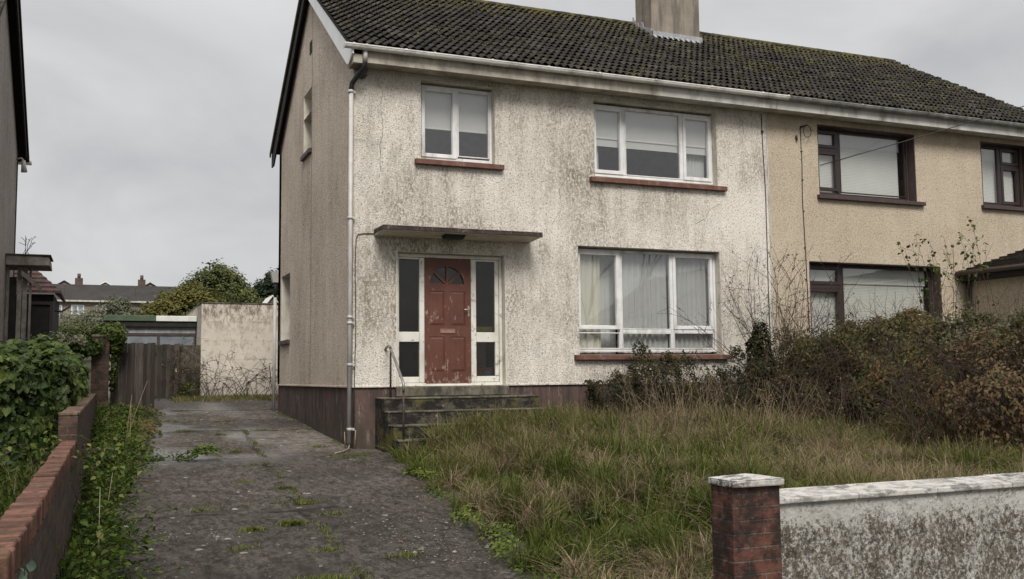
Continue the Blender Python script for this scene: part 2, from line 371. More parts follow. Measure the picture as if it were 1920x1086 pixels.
@material('soil')
def _(n):
    col = n.mix(n.ramp(n.noise(2.5, 6, .7), [(.35, 0), (.65, 1)]), (.028, .026, .015), (.05, .055, .022))
    n.bsdf(col, .95, n.bump(n.noise(14, 6, .7), .8, .04), .2)
@material('red_door')
def _(n):
    x, y, z = n.sep()
    col = n.mix(n.ramp(n.noise(3, 5), [(.3, 0), (.7, 1)]), (.080, .026, .016), (.115, .042, .027))
    wear = n.noise(10, 7, .75, v=n.map((1.2, 1, .55)))
    zone = n.math('MAXIMUM', n.rng_(z, 2.25, 1.6, 0, .10), n.math('MULTIPLY', n.rng_(n.math('ABSOLUTE', n.math('SUBTRACT', z, 2.62), 0), .22, .02, 0, 1), .085))
    zone = n.math('MAXIMUM', zone, n.rng_(n.math('ABSOLUTE', n.math('SUBTRACT', x, 5.14), 0), .35, .40, 0, .07))
    a = n.ramp(n.math('ADD', wear, zone), [(.62, 0), (.67, 1)])
    col = n.mix(n.math('MULTIPLY', a, .75), col, (.30, .22, .19))
    n.bsdf(col, .55, n.bump(n.noise(30, 5, v=n.map((1, 1, .3))), .2, .004), .4)
@material('peeling_white')
def _(n):
    base = n.mix(n.noise(4, 4), (.55, .53, .47), (.68, .66, .60))
    a = n.ramp(n.noise(11, 8, .8, v=n.map((1, 1, .7))), [(.56, 0), (.62, 1)])
    col = n.mix(n.math('MULTIPLY', a, .8), base, (.20, .175, .14))
    col = n.mix(n.ramp(n.noise(2.5, 5, .6, v=n.map((1, 1, .5), (4, 1, 1))), [(.45, 0), (.7, .5)]), col, (.30, .28, .22))
    n.bsdf(col, .75, n.bump(n.math('ADD', n.noise(30, 5), n.math('MULTIPLY', a, -.8)), .5, .004), .35)
@material('fence_wood')
def _(n):
    a = n.new('ShaderNodeAttribute'); a.attribute_name = 'rnd'
    col = n.ramp(a.outputs['Fac'], [(0, (.030, .023, .020)), (.5, (.070, .055, .046)), (1, (.13, .105, .088))])
    g = n.noise(9, 6, .7, v=n.map((4, 4, .25)))
    col = n.mix(n.ramp(g, [(.4, 0), (.65, .7)]), col, (.02, .017, .014))
    col = n.mix(n.ramp(n.noise(1.2, 5, .6), [(.5, 0), (.65, .6)]), col, (.035, .045, .022))
    n.bsdf(col, .85, n.bump(g, .6, .01), .3)
def glass_mat(name, tint, refl=1.9, rough=.0, wav=.02):
    m = bpy.data.materials.new(name); n = NT(m)
    tr = n.new('ShaderNodeBsdfTransparent'); tr.inputs[0].default_value = (*tint, 1)
    gl = n.new('ShaderNodeBsdfGlossy'); gl.inputs['Roughness'].default_value = rough
    lw_ = n.new('ShaderNodeLayerWeight'); lw_.inputs[0].default_value = .5
    fr = n.math('ADD', n.math('MULTIPLY', n.math('POWER', lw_.outputs['Facing'], 5.0), 1 - refl), refl)
    bp = n.bump(n.noise(1.3, 2), wav, .05); n.put(gl.inputs['Normal'], bp)
    mx = n.new('ShaderNodeMixShader'); n.put(mx.inputs[0], fr)
    n.t.links.new(tr.outputs[0], mx.inputs[1]); n.t.links.new(gl.outputs[0], mx.inputs[2]); n.t.links.new(mx.outputs[0], n.out.inputs[0])
    MATS[name] = m
glass_mat('glass', (.95, .95, .945), .10)
glass_mat('obscure_glass', (.62, .62, .60), .06, .3, .3)
def cloth(name, col, tr=.35, stripe=None):
    m = bpy.data.materials.new(name); n = NT(m); c = n.mix(n.noise(4, 4), tuple(x * .88 for x in col), col)
    if stripe:
        x, y, z = n.sep()
        f = n.math('ABSOLUTE', n.math('SUBTRACT', n.math('FRACT', n.math('DIVIDE', z, stripe), 0), .5), 0)
        c = n.mix(n.ramp(f, [(.28, 0), (.46, .55)]), c, tuple(x * .45 for x in col))
    n.bsdf(c, .9, None, .2, trans=tr); MATS[name] = m
cloth('blind_white', (.84, .85, .83)); cloth('blind_hem', (.92, .92, .88)); cloth('net_curtain', (.72, .735, .725), .3); cloth('cream_curtain', (.82, .81, .68), .3)
cloth('blind_slats', (.88, .89, .84), .3, .030); cloth('blind_panel', (.88, .90, .86))
plain('upvc', (.64, .635, .625), .45, .12, 5, .05, .5, dirt=(.33, .31, .27), dirt_amt=.35)
plain('brown_upvc', (.030, .019, .018), .4, .2, 5, .05, .5)
plain('brown_paint', (.060, .040, .038), .6, .3, 8, .1, .4)
plain('reveal_render', (.58, .54, .46), .85, .15, 6, .2, .2, dirt=(.30, .27, .21), dirt_amt=.4)
plain('sill_red', (.135, .062, .046), .7, .3, 9, .3, .3, dirt=(.24, .18, .15), dirt_amt=.3)
plain('gutter_white', (.66, .64, .60), .5, .15, 4, .08, .4, dirt=(.20, .18, .14), dirt_amt=.45)
plain('gutter_dirty', (.30, .295, .28), .5, .3, 6, .08, .4, dirt=(.05, .045, .04), dirt_amt=.9)
plain('fascia_grey', (.42, .385, .32), .75, .3, 5, .2, .3, dirt=(.12, .10, .08), dirt_amt=.55)
plain('fascia_clean', (.46, .445, .41), .75, .2, 4, .2, .3, dirt=(.15, .13, .10), dirt_amt=.4)
plain('barge_white', (.80, .80, .80), .45, .08, 3, .05, .5)
plain('canopy_edge', (.045, .030, .026), .8, .5, 14, .4, .3, dirt=(.16, .15, .13), dirt_amt=.25)
plain('dark_timber', (.020, .018, .016), .8, .4, 7, .3, .3)
plain('verge_timber', (.11, .09, .07), .85, .4, 7, .3, .3)
plain('black_plastic', (.015, .015, .015), .5, .2, 8, .1, .4)
plain('pipe_grey', (.45, .43, .41), .5, .18, 4, .08, .4, dirt=(.26, .24, .21), dirt_amt=.4)
plain('cable', (.03, .028, .025), .6)
plain('lead', (.30, .305, .32), .6, .3, 12, .3, .4)
plain('rust_metal', (.075, .052, .042), .7, .5, 20, .5, .4, .3)
plain('rail_metal', (.28, .26, .24), .5, .4, 14, .3, .5, .5)
plain('brass', (.42, .36, .28), .4, .2, 20, .1, .5, .6)
plain('letter_metal', (.30, .17, .14), .5, .2, 20, .1, .5, .3)
plain('interior', (.30, .28, .26), .9)
plain('interior_dark', (.07, .065, .06), .9)
plain('crack_line', (.06, .052, .042), .95)
plain('felt_green', (.07, .10, .06), .8, .3, 5, .2)
plain('shed_white', (.62, .62, .58), .6, .15, 4, .1)
plain('shed_timber', (.30, .31, .33), .8, .3, 6, .3, dirt=(.14, .13, .12), dirt_amt=.6)
plain('shed_grey', (.17, .185, .20), .6, .3, 3, .1)
plain('weathered_wood', (.24, .22, .195), .85, .35, 9, .5, dirt=(.06, .05, .04), dirt_amt=.6)
plain('red_tile', (.105, .06, .052), .85, .35, 8, .4, dirt=(.04, .035, .03), dirt_amt=.5)
plain('far_roof', (.030, .027, .025), .9, .3, 1, .2)
plain('far_wall', (.25, .20, .165), .9, .2, 1, .2)
plain('far_white', (.70, .72, .74), .6, .1, 1, .1)
plain('far_brick', (.085, .062, .052), .9, .3, 2, .2)
plain('bark', (.055, .045, .036), .9, .4, 12, .6)
plain('twig_brown', (.050, .036, .027), .9, .4, 12, .3)
plain('twig_red', (.060, .036, .026), .9, .4, 12, .3)
plain('straw_stem', (.26, .20, .125), .9, .4, 12, .3)
plain('pavement', (.16, .155, .15), .85, .3, 6, .4)
plain('rock', (.14, .13, .12), .9, .4, 10, .5)
plain('parcel_blue', (.10, .22, .32), .6); plain('parcel_red', (.20, .07, .05), .6); plain('parcel_yellow', (.28, .24, .06), .6)
def leafmat(name, pal, tr=.3, rough=.6, spec=.14):
    m = bpy.data.materials.new(name); n = NT(m)
    a = n.new('ShaderNodeAttribute'); a.attribute_name = 'rnd'
    c = n.ramp(a.outputs['Fac'], [(i / (len(pal) - 1), p) for i, p in enumerate(pal)])
    n.bsdf(c, rough, None, spec, trans=tr); MATS[name] = m
leafmat('leaf_hedge', [(.010, .020, .004), (.026, .044, .008), (.050, .075, .014), (.10, .13, .028)], .25, .5, .2)
leafmat('leaf_weed', [(.012, .024, .004), (.034, .058, .009), (.068, .105, .017), (.11, .145, .026), (.17, .16, .045)], .3)
leafmat('leaf_bramble', [(.016, .011, .005), (.042, .034, .013), (.050, .062, .018), (.10, .10, .032), (.15, .078, .032)], .2)
leafmat('leaf_pale', [(.045, .055, .028), (.075, .085, .042), (.11, .115, .06), (.10, .085, .05)], .25)
leafmat('leaf_russet', [(.045, .028, .015), (.078, .048, .026), (.118, .072, .038), (.15, .108, .05), (.085, .085, .036)], .3)
leafmat('leaf_shrub', [(.012, .014, .008), (.022, .026, .012), (.045, .042, .018), (.085, .055, .02)], .2)
leafmat('leaf_tree', [(.040, .050, .018), (.075, .090, .030), (.11, .125, .042), (.16, .165, .06)], .3)
leafmat('leaf_olive', [(.055, .060, .020), (.10, .10, .030), (.14, .135, .038), (.18, .15, .045)], .3)
leafmat('leaf_greyish', [(.085, .090, .058), (.13, .135, .085), (.17, .175, .115), (.14, .125, .085)], .3)
leafmat('leaf_conifer', [(.010, .018, .010), (.020, .032, .016), (.035, .05, .024)], .1)
leafmat('seedhead', [(.07, .10, .03), (.30, .28, .20), (.36, .32, .25), (.10, .12, .04)], .3)
leafmat('blade', [(.026, .037, .007), (.054, .072, .012), (.090, .112, .022), (.135, .138, .044), (.17, .135, .070), (.27, .21, .13)], .3, .65, .1)
leafmat('straw', [(.12, .085, .05), (.20, .15, .09), (.30, .235, .15), (.38, .31, .20)], .3, .7, .1)
leafmat('roof_moss', [(.030, .030, .010), (.065, .062, .016), (.11, .10, .022), (.12, .11, .07)], .1)
leafmat('moss', [(.05, .065, .012), (.09, .11, .018), (.14, .15, .03)], .2)
leafmat('ivy_blue', [(.05, .085, .06), (.10, .14, .10), (.13, .17, .13)], .2)
leafmat('dead_leaf', [(.14, .065, .03), (.20, .11, .06), (.09, .05, .03)], .2)

# ------------------------------------------------------------------ mesh builder
class MB:
    def __init__(s): s.v = []; s.f = []; s.m = []; s.sm = []; s.r = []
    def add(s, vs, fs, mi=0, sm=False, r=None):
        o = len(s.v); s.v += [tuple(map(float, p)) for p in vs]
        rr = random.random() if r is None else r
        for f in fs: s.f.append(tuple(i + o for i in f)); s.m.append(mi); s.sm.append(sm); s.r.append(rr)
        return s
    def box(s, x0, x1, y0, y1, z0, z1, mi=0, r=None):
        vs = [(x, y, z) for z in (z0, z1) for y in (y0, y1) for x in (x0, x1)]
        return s.add(vs, [(0, 2, 3, 1), (4, 5, 7, 6), (0, 1, 5, 4), (1, 3, 7, 5), (3, 2, 6, 7), (2, 0, 4, 6)], mi, r=r)
    def hexa(s, bot, top, mi=0, r=None):      # bot/top: 4 points each, same order (ccw seen from above)
        return s.add(list(bot) + list(top), [(3, 2, 1, 0), (4, 5, 6, 7), (0, 1, 5, 4), (1, 2, 6, 5), (2, 3, 7, 6), (3, 0, 4, 7)], mi, r=r)
    def prism(s, poly, d, mi=0):              # extrude polygon (3d points) by vector d
        n = len(poly); d = Vector(d)
        vs = [Vector(p) for p in poly] + [Vector(p) + d for p in poly]
        fs = [tuple(range(n - 1, -1, -1)), tuple(range(n, 2 * n))] + [(i, (i + 1) % n, n + (i + 1) % n, n + i) for i in range(n)]
        return s.add(vs, fs, mi)
    def tube(s, path, r, k=8, mi=0, cap=True, sm=True):
        path = [Vector(p) for p in path]; n = len(path)
        rs = r if isinstance(r, (list, tuple)) else [r] * n
        vs = []
        ref = None
        for i, p in enumerate(path):
            t = (path[min(i + 1, n - 1)] - path[max(i - 1, 0)]).normalized()
            if ref is None: ref = t.orthogonal().normalized()
            ref = (ref - t * ref.dot(t)).normalized()
            b = t.cross(ref)
            for j in range(k):
                a = 2 * math.pi * j / k
                vs.append(p + (ref * math.cos(a) + b * math.sin(a)) * rs[i])
        fs = [(i * k + j, i * k + (j + 1) % k, (i + 1) * k + (j + 1) % k, (i + 1) * k + j) for i in range(n - 1) for j in range(k)]
        if cap: fs += [tuple(range(k - 1, -1, -1)), tuple((n - 1) * k + j for j in range(k))]
        return s.add(vs, fs, mi, sm)
    def build(s, name, mat, parent=None, bevel=0, origin=None, seg=1):
        return finish(name, np.array(s.v), s.f, mat, parent, bevel, s.m, s.sm, s.r, origin, seg)
ORG = {}
def finish(name, V, F, mat, parent=None, bevel=0, mi=None, sm=None, rnd=None, origin=None, seg=1):
    me = bpy.data.meshes.new(name)
    po = ORG[parent.name] if parent else None
    o_ = np.array(origin if origin is not None else (po if po is not None else (0, 0, 0)), float)
    V = V - o_
    me.from_pydata([tuple(p) for p in V], [], F)
    mats = mat if isinstance(mat, (list, tuple)) else [mat]
    for m in mats: me.materials.append(MATS[m])
    if mi is not None and len(mats) > 1: me.polygons.foreach_set('material_index', mi)
    if sm is not None: me.polygons.foreach_set('use_smooth', sm)
    if rnd is not None:
        a = me.attributes.new('rnd', 'FLOAT', 'FACE'); a.data.foreach_set('value', rnd)
    me.update()
    ob = bpy.data.objects.new(name, me); C.objects.link(ob)
    ORG[ob.name] = tuple(o_)
    ob.location = o_ if parent is None else o_ - np.array(po)
    if parent: ob.parent = parent
    if bevel:
        b = ob.modifiers.new('bevel', 'BEVEL'); b.width = bevel; b.segments = seg; b.limit_method = 'ANGLE'
    return ob
def np_obj(name, V, quads=None, tris=None, mat=None, parent=None, rnd=None, origin=None, smooth=False):
    """fast mesh from numpy arrays"""
    po = ORG[parent.name] if parent else None
    o_ = np.array(origin if origin is not None else (po if po is not None else (0, 0, 0)), float)
    me = bpy.data.meshes.new(name)
    V = np.asarray(V, float) - o_
    me.vertices.add(len(V)); me.vertices.foreach_set('co', V.astype(np.float32).ravel())
    nq = 0 if quads is None else len(quads); nt_ = 0 if tris is None else len(tris)
    idx = np.concatenate([np.asarray(quads, np.int32).ravel() if nq else np.zeros(0, np.int32), np.asarray(tris, np.int32).ravel() if nt_ else np.zeros(0, np.int32)])
    me.loops.add(len(idx)); me.loops.foreach_set('vertex_index', idx.astype(np.int32))
    me.polygons.add(nq + nt_)
    st = np.concatenate([np.arange(nq) * 4, nq * 4 + np.arange(nt_) * 3]).astype(np.int32)
    me.polygons.foreach_set('loop_start', st)
    me.update(calc_edges=True)
    if smooth: me.polygons.foreach_set('use_smooth', np.ones(nq + nt_, bool))
    if rnd is not None:
        a = me.attributes.new('rnd', 'FLOAT', 'FACE'); a.data.foreach_set('value', np.asarray(rnd, np.float32))
    me.materials.append(MATS[mat])
    me.validate()
    ob = bpy.data.objects.new(name, me); C.objects.link(ob)
    ORG[ob.name] = tuple(o_)
    ob.location = o_ if parent is None else o_ - np.array(po)
    if parent: ob.parent = parent
    return ob
def tag(o, label=None, cat=None, group=None, kind=None):
    if label: o['label'] = label
    if cat: o['category'] = cat
    if group: o['group'] = group
    if kind: o['kind'] = kind
    return o
def thing(name, label, cat, loc, group=None):
    o = bpy.data.objects.new(name, None); C.objects.link(o); o.location = loc; o.empty_display_size = .2
    ORG[o.name] = tuple(loc); return tag(o, label, cat, group)

def sstep(a, b, x):
    t = np.clip((np.asarray(x, float) - a) / (b - a), 0, 1); return t * t * (3 - 2 * t)
def H(x, y):
    x = np.asarray(x, float); y = np.asarray(y, float)
    g = np.where(y < 4.5, 0.0, .04 + .052 * (y - 5)); g = np.maximum(g, 0)
    lawn = .24 * sstep(3.7, 5.2, x) * sstep(5.2, 7.5, y) * (1 - sstep(15.5, 17, y))
    return g + lawn

# ------------------------------------------------------------------ ground sheets
def grid_sheet(name, x0, x1, y0, y1, nx, ny, hfun, mat, label, kind='structure'):
    xs = np.linspace(x0, x1, nx); ys = np.linspace(y0, y1, ny)
    X, Y = np.meshgrid(xs, ys); Z = hfun(X, Y)
    V = np.stack([X, Y, Z], -1).reshape(-1, 3)
    i = np.arange((nx - 1) * (ny - 1)); r, c = i // (nx - 1), i % (nx - 1)
    a = r * nx + c
    q = np.stack([a, a + 1, a + nx + 1, a + nx], -1)
    o = np_obj(name, V, q, None, mat, smooth=True); return tag(o, label, kind=kind)
def ground_h(X, Y):
    n = .03 * np.sin(X * 2.1 + Y) * np.sin(Y * 1.7) + .02 * np.sin(X * 5.3) * np.sin(Y * 4.1)
    return H(X, Y) - .03 + n * .5
def build_ground():
    xs = np.concatenate([np.linspace(-250, -12, 12)[:-1], np.linspace(-12, 26, 153), np.linspace(26, 300, 12)[1:]])
    ys = np.concatenate([np.linspace(-80, 2, 8)[:-1], np.linspace(2, 32, 121), np.linspace(32, 420, 20)[1:]])
    X, Y = np.meshgrid(xs, ys)
    Z = H(X, Y) - .035
    nx, ny = len(xs), len(ys)
    V = np.stack([X, Y, Z], -1).reshape(-1, 3)
    i = np.arange((nx - 1) * (ny - 1)); r, c = i // (nx - 1), i % (nx - 1); a = r * nx + c
    q = np.stack([a, a + 1, a + nx + 1, a + nx], -1)
    tag(np_obj('ground', V, q, None, 'soil', smooth=True), 'dark earth under the overgrown gardens', kind='structure')
build_ground()
def drive_right(y):
    return np.interp(y, [4.4, 6.9, 9.6, 12.7, 14.0, 15, 15.2, 22.1, 22.3, 26.6], [3.2, 3.15, 3.5, 3.9, 4.1, 4.1, 3.6, 3.6, 8, 8])
def build_drive():
    ny, nx = 560, 120
    ys = np.linspace(3.9, 26.6, ny)
    l = np.interp(ys, [3.9, 8, 13, 19.5, 24, 26.6], [-.25, -.1, .1, .5, .8, .9])
    r = drive_right(ys) + .12
    t = np.linspace(0, 1, nx)
    X = l[:, None] + (r - l)[:, None] * t[None]; Y = np.repeat(ys[:, None], nx, 1)
    Z = np.where(Y < 4.5, 0, .04 + .052 * (Y - 5)); Z = np.maximum(Z, 0)
    bay = np.digitize(Y, [10.6, 14.45, 18.2, 20.2, 22.6]); off = np.array([0, .012, -.004, .014, .0, .01])[bay]
    Z = Z + off + .010 * np.sin(X * 2.3 + 1) * np.sin(Y * 1.3) + rng.normal(0, .0016, X.shape) + .004
    V = np.stack([X, Y, Z], -1).reshape(-1, 3)
    i = np.arange((nx - 1) * (ny - 1)); rr, c = i // (nx - 1), i % (nx - 1); a = rr * nx + c
    q = np.stack([a, a + 1, a + nx + 1, a + nx], -1)
    tag(np_obj('driveway', V, q, None, 'drive_concrete', smooth=True), 'cracked damp concrete driveway beside the house', kind='structure')
build_drive()
pv = MB(); pv.box(-40, 60, -3, 3.85, -.12, .006)
tag(pv.build('pavement', 'pavement'), 'street pavement in front of the garden wall', kind='structure')

# ------------------------------------------------------------------ wall with openings
def wall_holes(mb, u0, u1, v0, v1, holes, P, N, th, mi=0, mi_rev=None):
    """P(u,v,d)->3d point, d=0 outer face, d=th inner face. N unused; builds outer+inner+reveals"""
    us = sorted({u0, u1, *[h[0] for h in holes], *[h[1] for h in holes]}); vs_ = sorted({v0, v1, *[h[2] for h in holes], *[h[3] for h in holes]})
    def inside(a, b): return any(h[0] < a < h[1] and h[2] < b < h[3] for h in holes)
    for i in range(len(us) - 1):
        for j in range(len(vs_) - 1):
            if inside((us[i] + us[i + 1]) / 2, (vs_[j] + vs_[j + 1]) / 2): continue
            a, b, c, d = us[i], us[i + 1], vs_[j], vs_[j + 1]
            mb.add([P(a, c, 0), P(b, c, 0), P(b, d, 0), P(a, d, 0)], [(0, 1, 2, 3)], mi)
            mb.add([P(a, c, th), P(b, c, th), P(b, d, th), P(a, d, th)], [(3, 2, 1, 0)], 1)
    for h in holes:
        a, b, c, d = h[:4]
        for p, q in (((a, c), (b, c)), ((b, c), (b, d)), ((b, d), (a, d)), ((a, d), (a, c))):
            mb.add([P(*p, 0), P(*q, 0), P(*q, th), P(*p, th)], [(0, 1, 2, 3)], mi if mi_rev is None else mi_rev)

def ring(mb, x0, x1, z0, z1, wl, y0, y1, mi=0):
    """rectangular frame in the XZ plane"""
    if not isinstance(wl, (tuple, list)): wl = (wl,) * 4     # left right bottom top
    l, r, b, t = wl
    mb.box(x0, x0 + l, y0, y1, z0, z1, mi); mb.box(x1 - r, x1, y0, y1, z0, z1, mi)
    mb.box(x0 + l, x1 - r, y0, y1, z0, z0 + b, mi); mb.box(x0 + l, x1 - r, y0, y1, z1 - t, z1, mi)
def pane(x0, x1, z0, z1, y, parent, mat='glass', name='pane'):
    b = MB(); b.box(x0, x1, y, y + .006, z0, z1); return b.build(name, mat, parent)
def curtain(x0, x1, z0, z1, y, parent, mat, period=.09, amp=.018, name='curtain', seed=0):
    r_ = random.Random(seed); n = max(8, int((x1 - x0) / .012)); vs = []; ph = 0
    for i in range(n + 1):
        x = x0 + (x1 - x0) * i / n
        ph += (x1 - x0) / n / period * 2 * math.pi * (.7 + .6 * r_.random())
        d = math.sin(ph) * amp * (.6 + .8 * mnoise.noise(Vector((x * 3, seed, 0))))
        for k, zz in enumerate((z0, (z0 + z1) / 2, z1)): vs.append((x + (.0 if k else .01 * math.sin(x * 9)), y + d * (1.2 - .35 * k), zz))
    fs = [(i * 3 + k, i * 3 + 3 + k, i * 3 + 4 + k, i * 3 + 1 + k) for i in range(n) for k in range(2)]
    b = MB(); b.add(vs, fs, sm=True); return b.build(name, mat, parent)

# ================================================================== MAIN HOUSE (white half)
XL, XP, XR = 3.545, 11.42, 18.9
YF, YB = 15.0, 22.1
ROOF = lambda y: 6.80 + .649 * (y - 14.62)        # front slope surface height
house = thing('semi_detached_house', 'neglected house half with algae stained white roughcast and red front door', 'house', (XL, YF, .56))
def crack_strip(mb, pts, wd=.007, mi=2, y=None):
    for (x0, z0), (x1, z1) in zip(pts, pts[1:]):
        k = max(2, int(math.hypot(x1 - x0, z1 - z0) / .06)); px, pz = x0, z0
        for i in range(1, k + 1):
            qx = x0 + (x1 - x0) * i / k + random.uniform(-.012, .012); qz = z0 + (z1 - z0) * i / k
            hw = wd * random.uniform(.3, .9)
            if abs(qz - pz) > abs(qx - px): q = [(px - hw, y, pz), (px + hw, y, pz), (qx + hw, y, qz), (qx - hw, y, qz)]
            else: q = [(px, y, pz - hw), (qx, y, qz - hw), (qx, y, qz + hw), (px, y, pz + hw)]
            mb.add(q, [(0, 1, 2, 3)], mi); px, pz = qx, qz
UL = (4.65, 5.93, 5.15, 6.455); UR = (7.785, 10.30, 5.075, 6.44); LR = (7.435, 10.29, 2.0, 3.855); DO = (4.26, 6.08, 1.5, 3.63)
WT = 6.66
wm = MB()
wall_holes(wm, XL, XP, 1.5, WT, [UL, UR, LR, DO], lambda u, v, d: (u, YF + d, v), None, .28, 0, 5)
# cracks in the render
cy = YF - .0025
crack_strip(wm, [(3.93, 6.4), (4.02, 6.15), (3.98, 5.9), (4.02, 5.6), (3.97, 5.3), (3.98, 4.9)], .004, 2, cy)
crack_strip(wm, [(4.62, 5.03), (4.55, 4.85), (4.47, 4.7)], .003, 2, cy)
crack_strip(wm, [(11.33, 5.55), (11.1, 5.3), (10.85, 5.1), (10.6, 4.95)], .0035, 2, cy)
crack_strip(wm, [(10.35, 4.75), (10.1, 4.62), (10.0, 4.45), (9.8, 4.35)], .004, 2, cy)
crack_strip(wm, [(7.3, 5.1), (7.1, 4.8), (7.15, 4.5), (6.95, 4.2)], .004, 2, cy)
wm.box(XL, XL + .28, YB - .28, YB, 1.5, 6.6, 3)       # rear corner return
wm.box(XL + .28, XP, YB - .28, YB, 1.5, 6.6, 3)
wm.box(XL + .3, XP, YF + .3, YB - .3, 4.05, 4.2, 4); wm.box(XL + .3, XP, YF + .3, YB - .3, 6.5, 6.58, 4); wm.box(XL + .3, XP, YF + .3, YB - .3, 1.3, 1.42, 4)
wm.box(XP - .12, XP - .002, YF + .29, YB - .3, 1.4, 6.5, 4); wm.box(XL + .3, XP - .15, YF + 3.4, YF + 3.5, 1.45, 6.5, 4)
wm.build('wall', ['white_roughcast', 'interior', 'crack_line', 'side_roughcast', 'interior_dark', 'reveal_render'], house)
# gable side wall (plane x = XL), u = y
s1 = (18.42, 19.22, 5.99, 7.19); s2 = (20.62, 21.68, 2.45, 3.85)
sm_ = MB()
wall_holes(sm_, YF, YB, 1.5, 6.72, [(s1[0], s1[1], s1[2], 6.72), s2], lambda u, v, d: (XL + d, u, v), None, .28, 0, 3)
# gable: polygons either side of the upper window, and above it
def gz(y): return (ROOF(y) if y < 18.55 else ROOF(37.1 - y)) - .16
for ys_, zlo in (([YF, s1[0]], 6.72), ([s1[0], 18.55], s1[3]), ([18.55, s1[1]], s1[3]), ([s1[1], YB], 6.72)):
    a, b = ys_
    for d, mi_ in ((0, 0), (.28, 1)):
        p = [(XL + d, a, zlo), (XL + d, b, zlo), (XL + d, b, gz(b)), (XL + d, a, gz(a))]
        sm_.add(p, [(0, 1, 2, 3)], mi_)
for y_ in (s1[0], s1[1]): sm_.add([(XL, y_, 6.72), (XL + .28, y_, 6.72), (XL + .28, y_, s1[3]), (XL, y_, s1[3])], [(0, 1, 2, 3)], 3)
sm_.add([(XL, s1[0], s1[3]), (XL, s1[1], s1[3]), (XL + .28, s1[1], s1[3]), (XL + .28, s1[0], s1[3])], [(0, 1, 2, 3)], 3)
# vertical movement joint
for a in range(40):
    z0 = 1.52 + a * .18
    if z0 > gz(18.36) - .2: break
    jy = 18.37 + .006 * math.sin(a * 1.3); j2 = 18.37 + .006 * math.sin((a + 1) * 1.3)
    sm_.add([(XL - .003, jy - .009, z0), (XL - .003, jy + .009, z0), (XL - .003, j2 + .009, z0 + .18), (XL - .003, j2 - .009, z0 + .18)], [(0, 1, 2, 3)], 2)
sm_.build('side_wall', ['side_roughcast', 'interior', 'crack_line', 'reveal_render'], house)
# plinth, set back under the bell-cast of the render
pl = MB()
pl.box(XL + .02, DO[0] - .03, YF + .02, YF + .3, .2, 1.495); pl.box(DO[0] - .03, DO[1] + .03, YF + .04, YF + .3, .2, 1.34); pl.box(DO[1] + .03, XP, YF + .02, YF + .3, .2, 1.495)
pl.box(XL + .02, XL + .3, YF + .3, YB, .2, 1.495); pl.box(XL + .3, XP, YB - .3, YB - .02, .2, 1.495)
pl.build('plinth', 'plinth_paint', house, .006)
# drip edge of the render
de = MB(); de.box(XL - .012, DO[0] - .002, YF - .014, YF + .01, 1.497, 1.53); de.box(DO[1] + .002, XP, YF - .014, YF + .01, 1.497, 1.53)
de.build('drip_edge', 'white_roughcast', house, .005)
de = MB(); de.box(XL - .014, XL + .01, YF + .012, YB, 1.497, 1.53); de.build('drip_edge', 'side_roughcast', house, .005)

def sill(parent, x0, x1, zt, mat, th=.095, out=.09, y=YF):
    b = MB()
    b.hexa([(x0, y - out, zt - th), (x1, y - out, zt - th), (x1, y + .16, zt - th), (x0, y + .16, zt - th)],
           [(x0, y - out, zt - .012), (x1, y - out, zt - .012), (x1, y + .16, zt + .004), (x0, y + .16, zt + .004)])
    return b.build('sill', mat, parent, .006)
def window(parent, frame, lights, mat, y=YF + .13, label=None, fw=.06):
    """frame=(x0,x1,z0,z1); lights=list of (x0,x1,z0,z1,sash)"""
    x0, x1, z0, z1 = frame
    b = MB()
    ring(b, x0, x1, z0, z1, (.045, .045, .05, .05), y + .02, y + .075)
    for (a, c, d, e, sash) in lights:
        if sash:
            ring(b, a, c, d, e, fw, y, y + .07)
            ring(b, a + fw, c - fw, d + fw, e - fw, .008, y + .022, y + .07)
        else: ring(b, a, c, d, e, .018, y + .010, y + .07)
    # mullions and transoms fill whatever lies between the lights
    xs = sorted({(l[1]) for l in lights if l[1] < x1 - .1})
    for X in xs:
        nx = min([l[0] for l in lights if l[0] > X - .01] + [x1])
        if nx > X + .004 and nx < x1 - .05: b.box(X + .001, nx - .001, y + .012, y + .068, z0 + .05, z1 - .05)
    cols = {}
    for l in lights: cols.setdefault((round(l[0], 2), round(l[1], 2)), []).append(l)
    for k, ls in cols.items():
        ls = sorted(ls, key=lambda l: l[2])
        for p, q in zip(ls, ls[1:]):
            if q[2] > p[3] + .004: b.box(p[0] + .001, p[1] - .001, y + .013, y + .066, p[3] + .001, q[2] - .001)
    wn = b.build('window', mat, parent, .004)
    if label: wn['label'] = label
    for (a, c, d, e, sash) in lights:
        k = fw + .006 if sash else .016
        pane(a + k, c - k, d + k, e - k, y + .035, wn)
    return wn
def blind(parent, x0, x1, z0, z1, y, hem=True, mat='blind_white', band=None):
    b = MB(); b.box(x0, x1, y, y + .003, z0, z1); o = b.build('blind', mat, parent)
    if hem:
        b = MB(); b.box(x0, x1, y - .006, y + .008, z0 - .03, z0); b.build('blind_hem', 'blind_hem', parent, .003)
    if band:
        b = MB(); b.box(x0, x1, y + .012, y + .014, band, z0 + .02); b.build('blind_skirt', 'blind_white', parent)
WY = YF + .13
w1 = window(house, (4.655, 5.935, 5.19, 6.42), [(4.70, 5.295, 5.225, 6.385, 1), (5.33, 5.885, 5.265, 6.375, 0)], 'upvc')
sill(w1, 4.54, 6.065, 5.15, 'sill_red'); blind(w1, 4.70, 5.9, 5.75, 6.42, WY + .12)
w2 = window(house, (7.79, 10.30, 5.12, 6.405), [(7.835, 8.425, 5.175, 6.365, 1), (8.475, 9.61, 5.17, 6.365, 0), (9.67, 10.265, 5.17, 6.36, 1)], 'upvc')
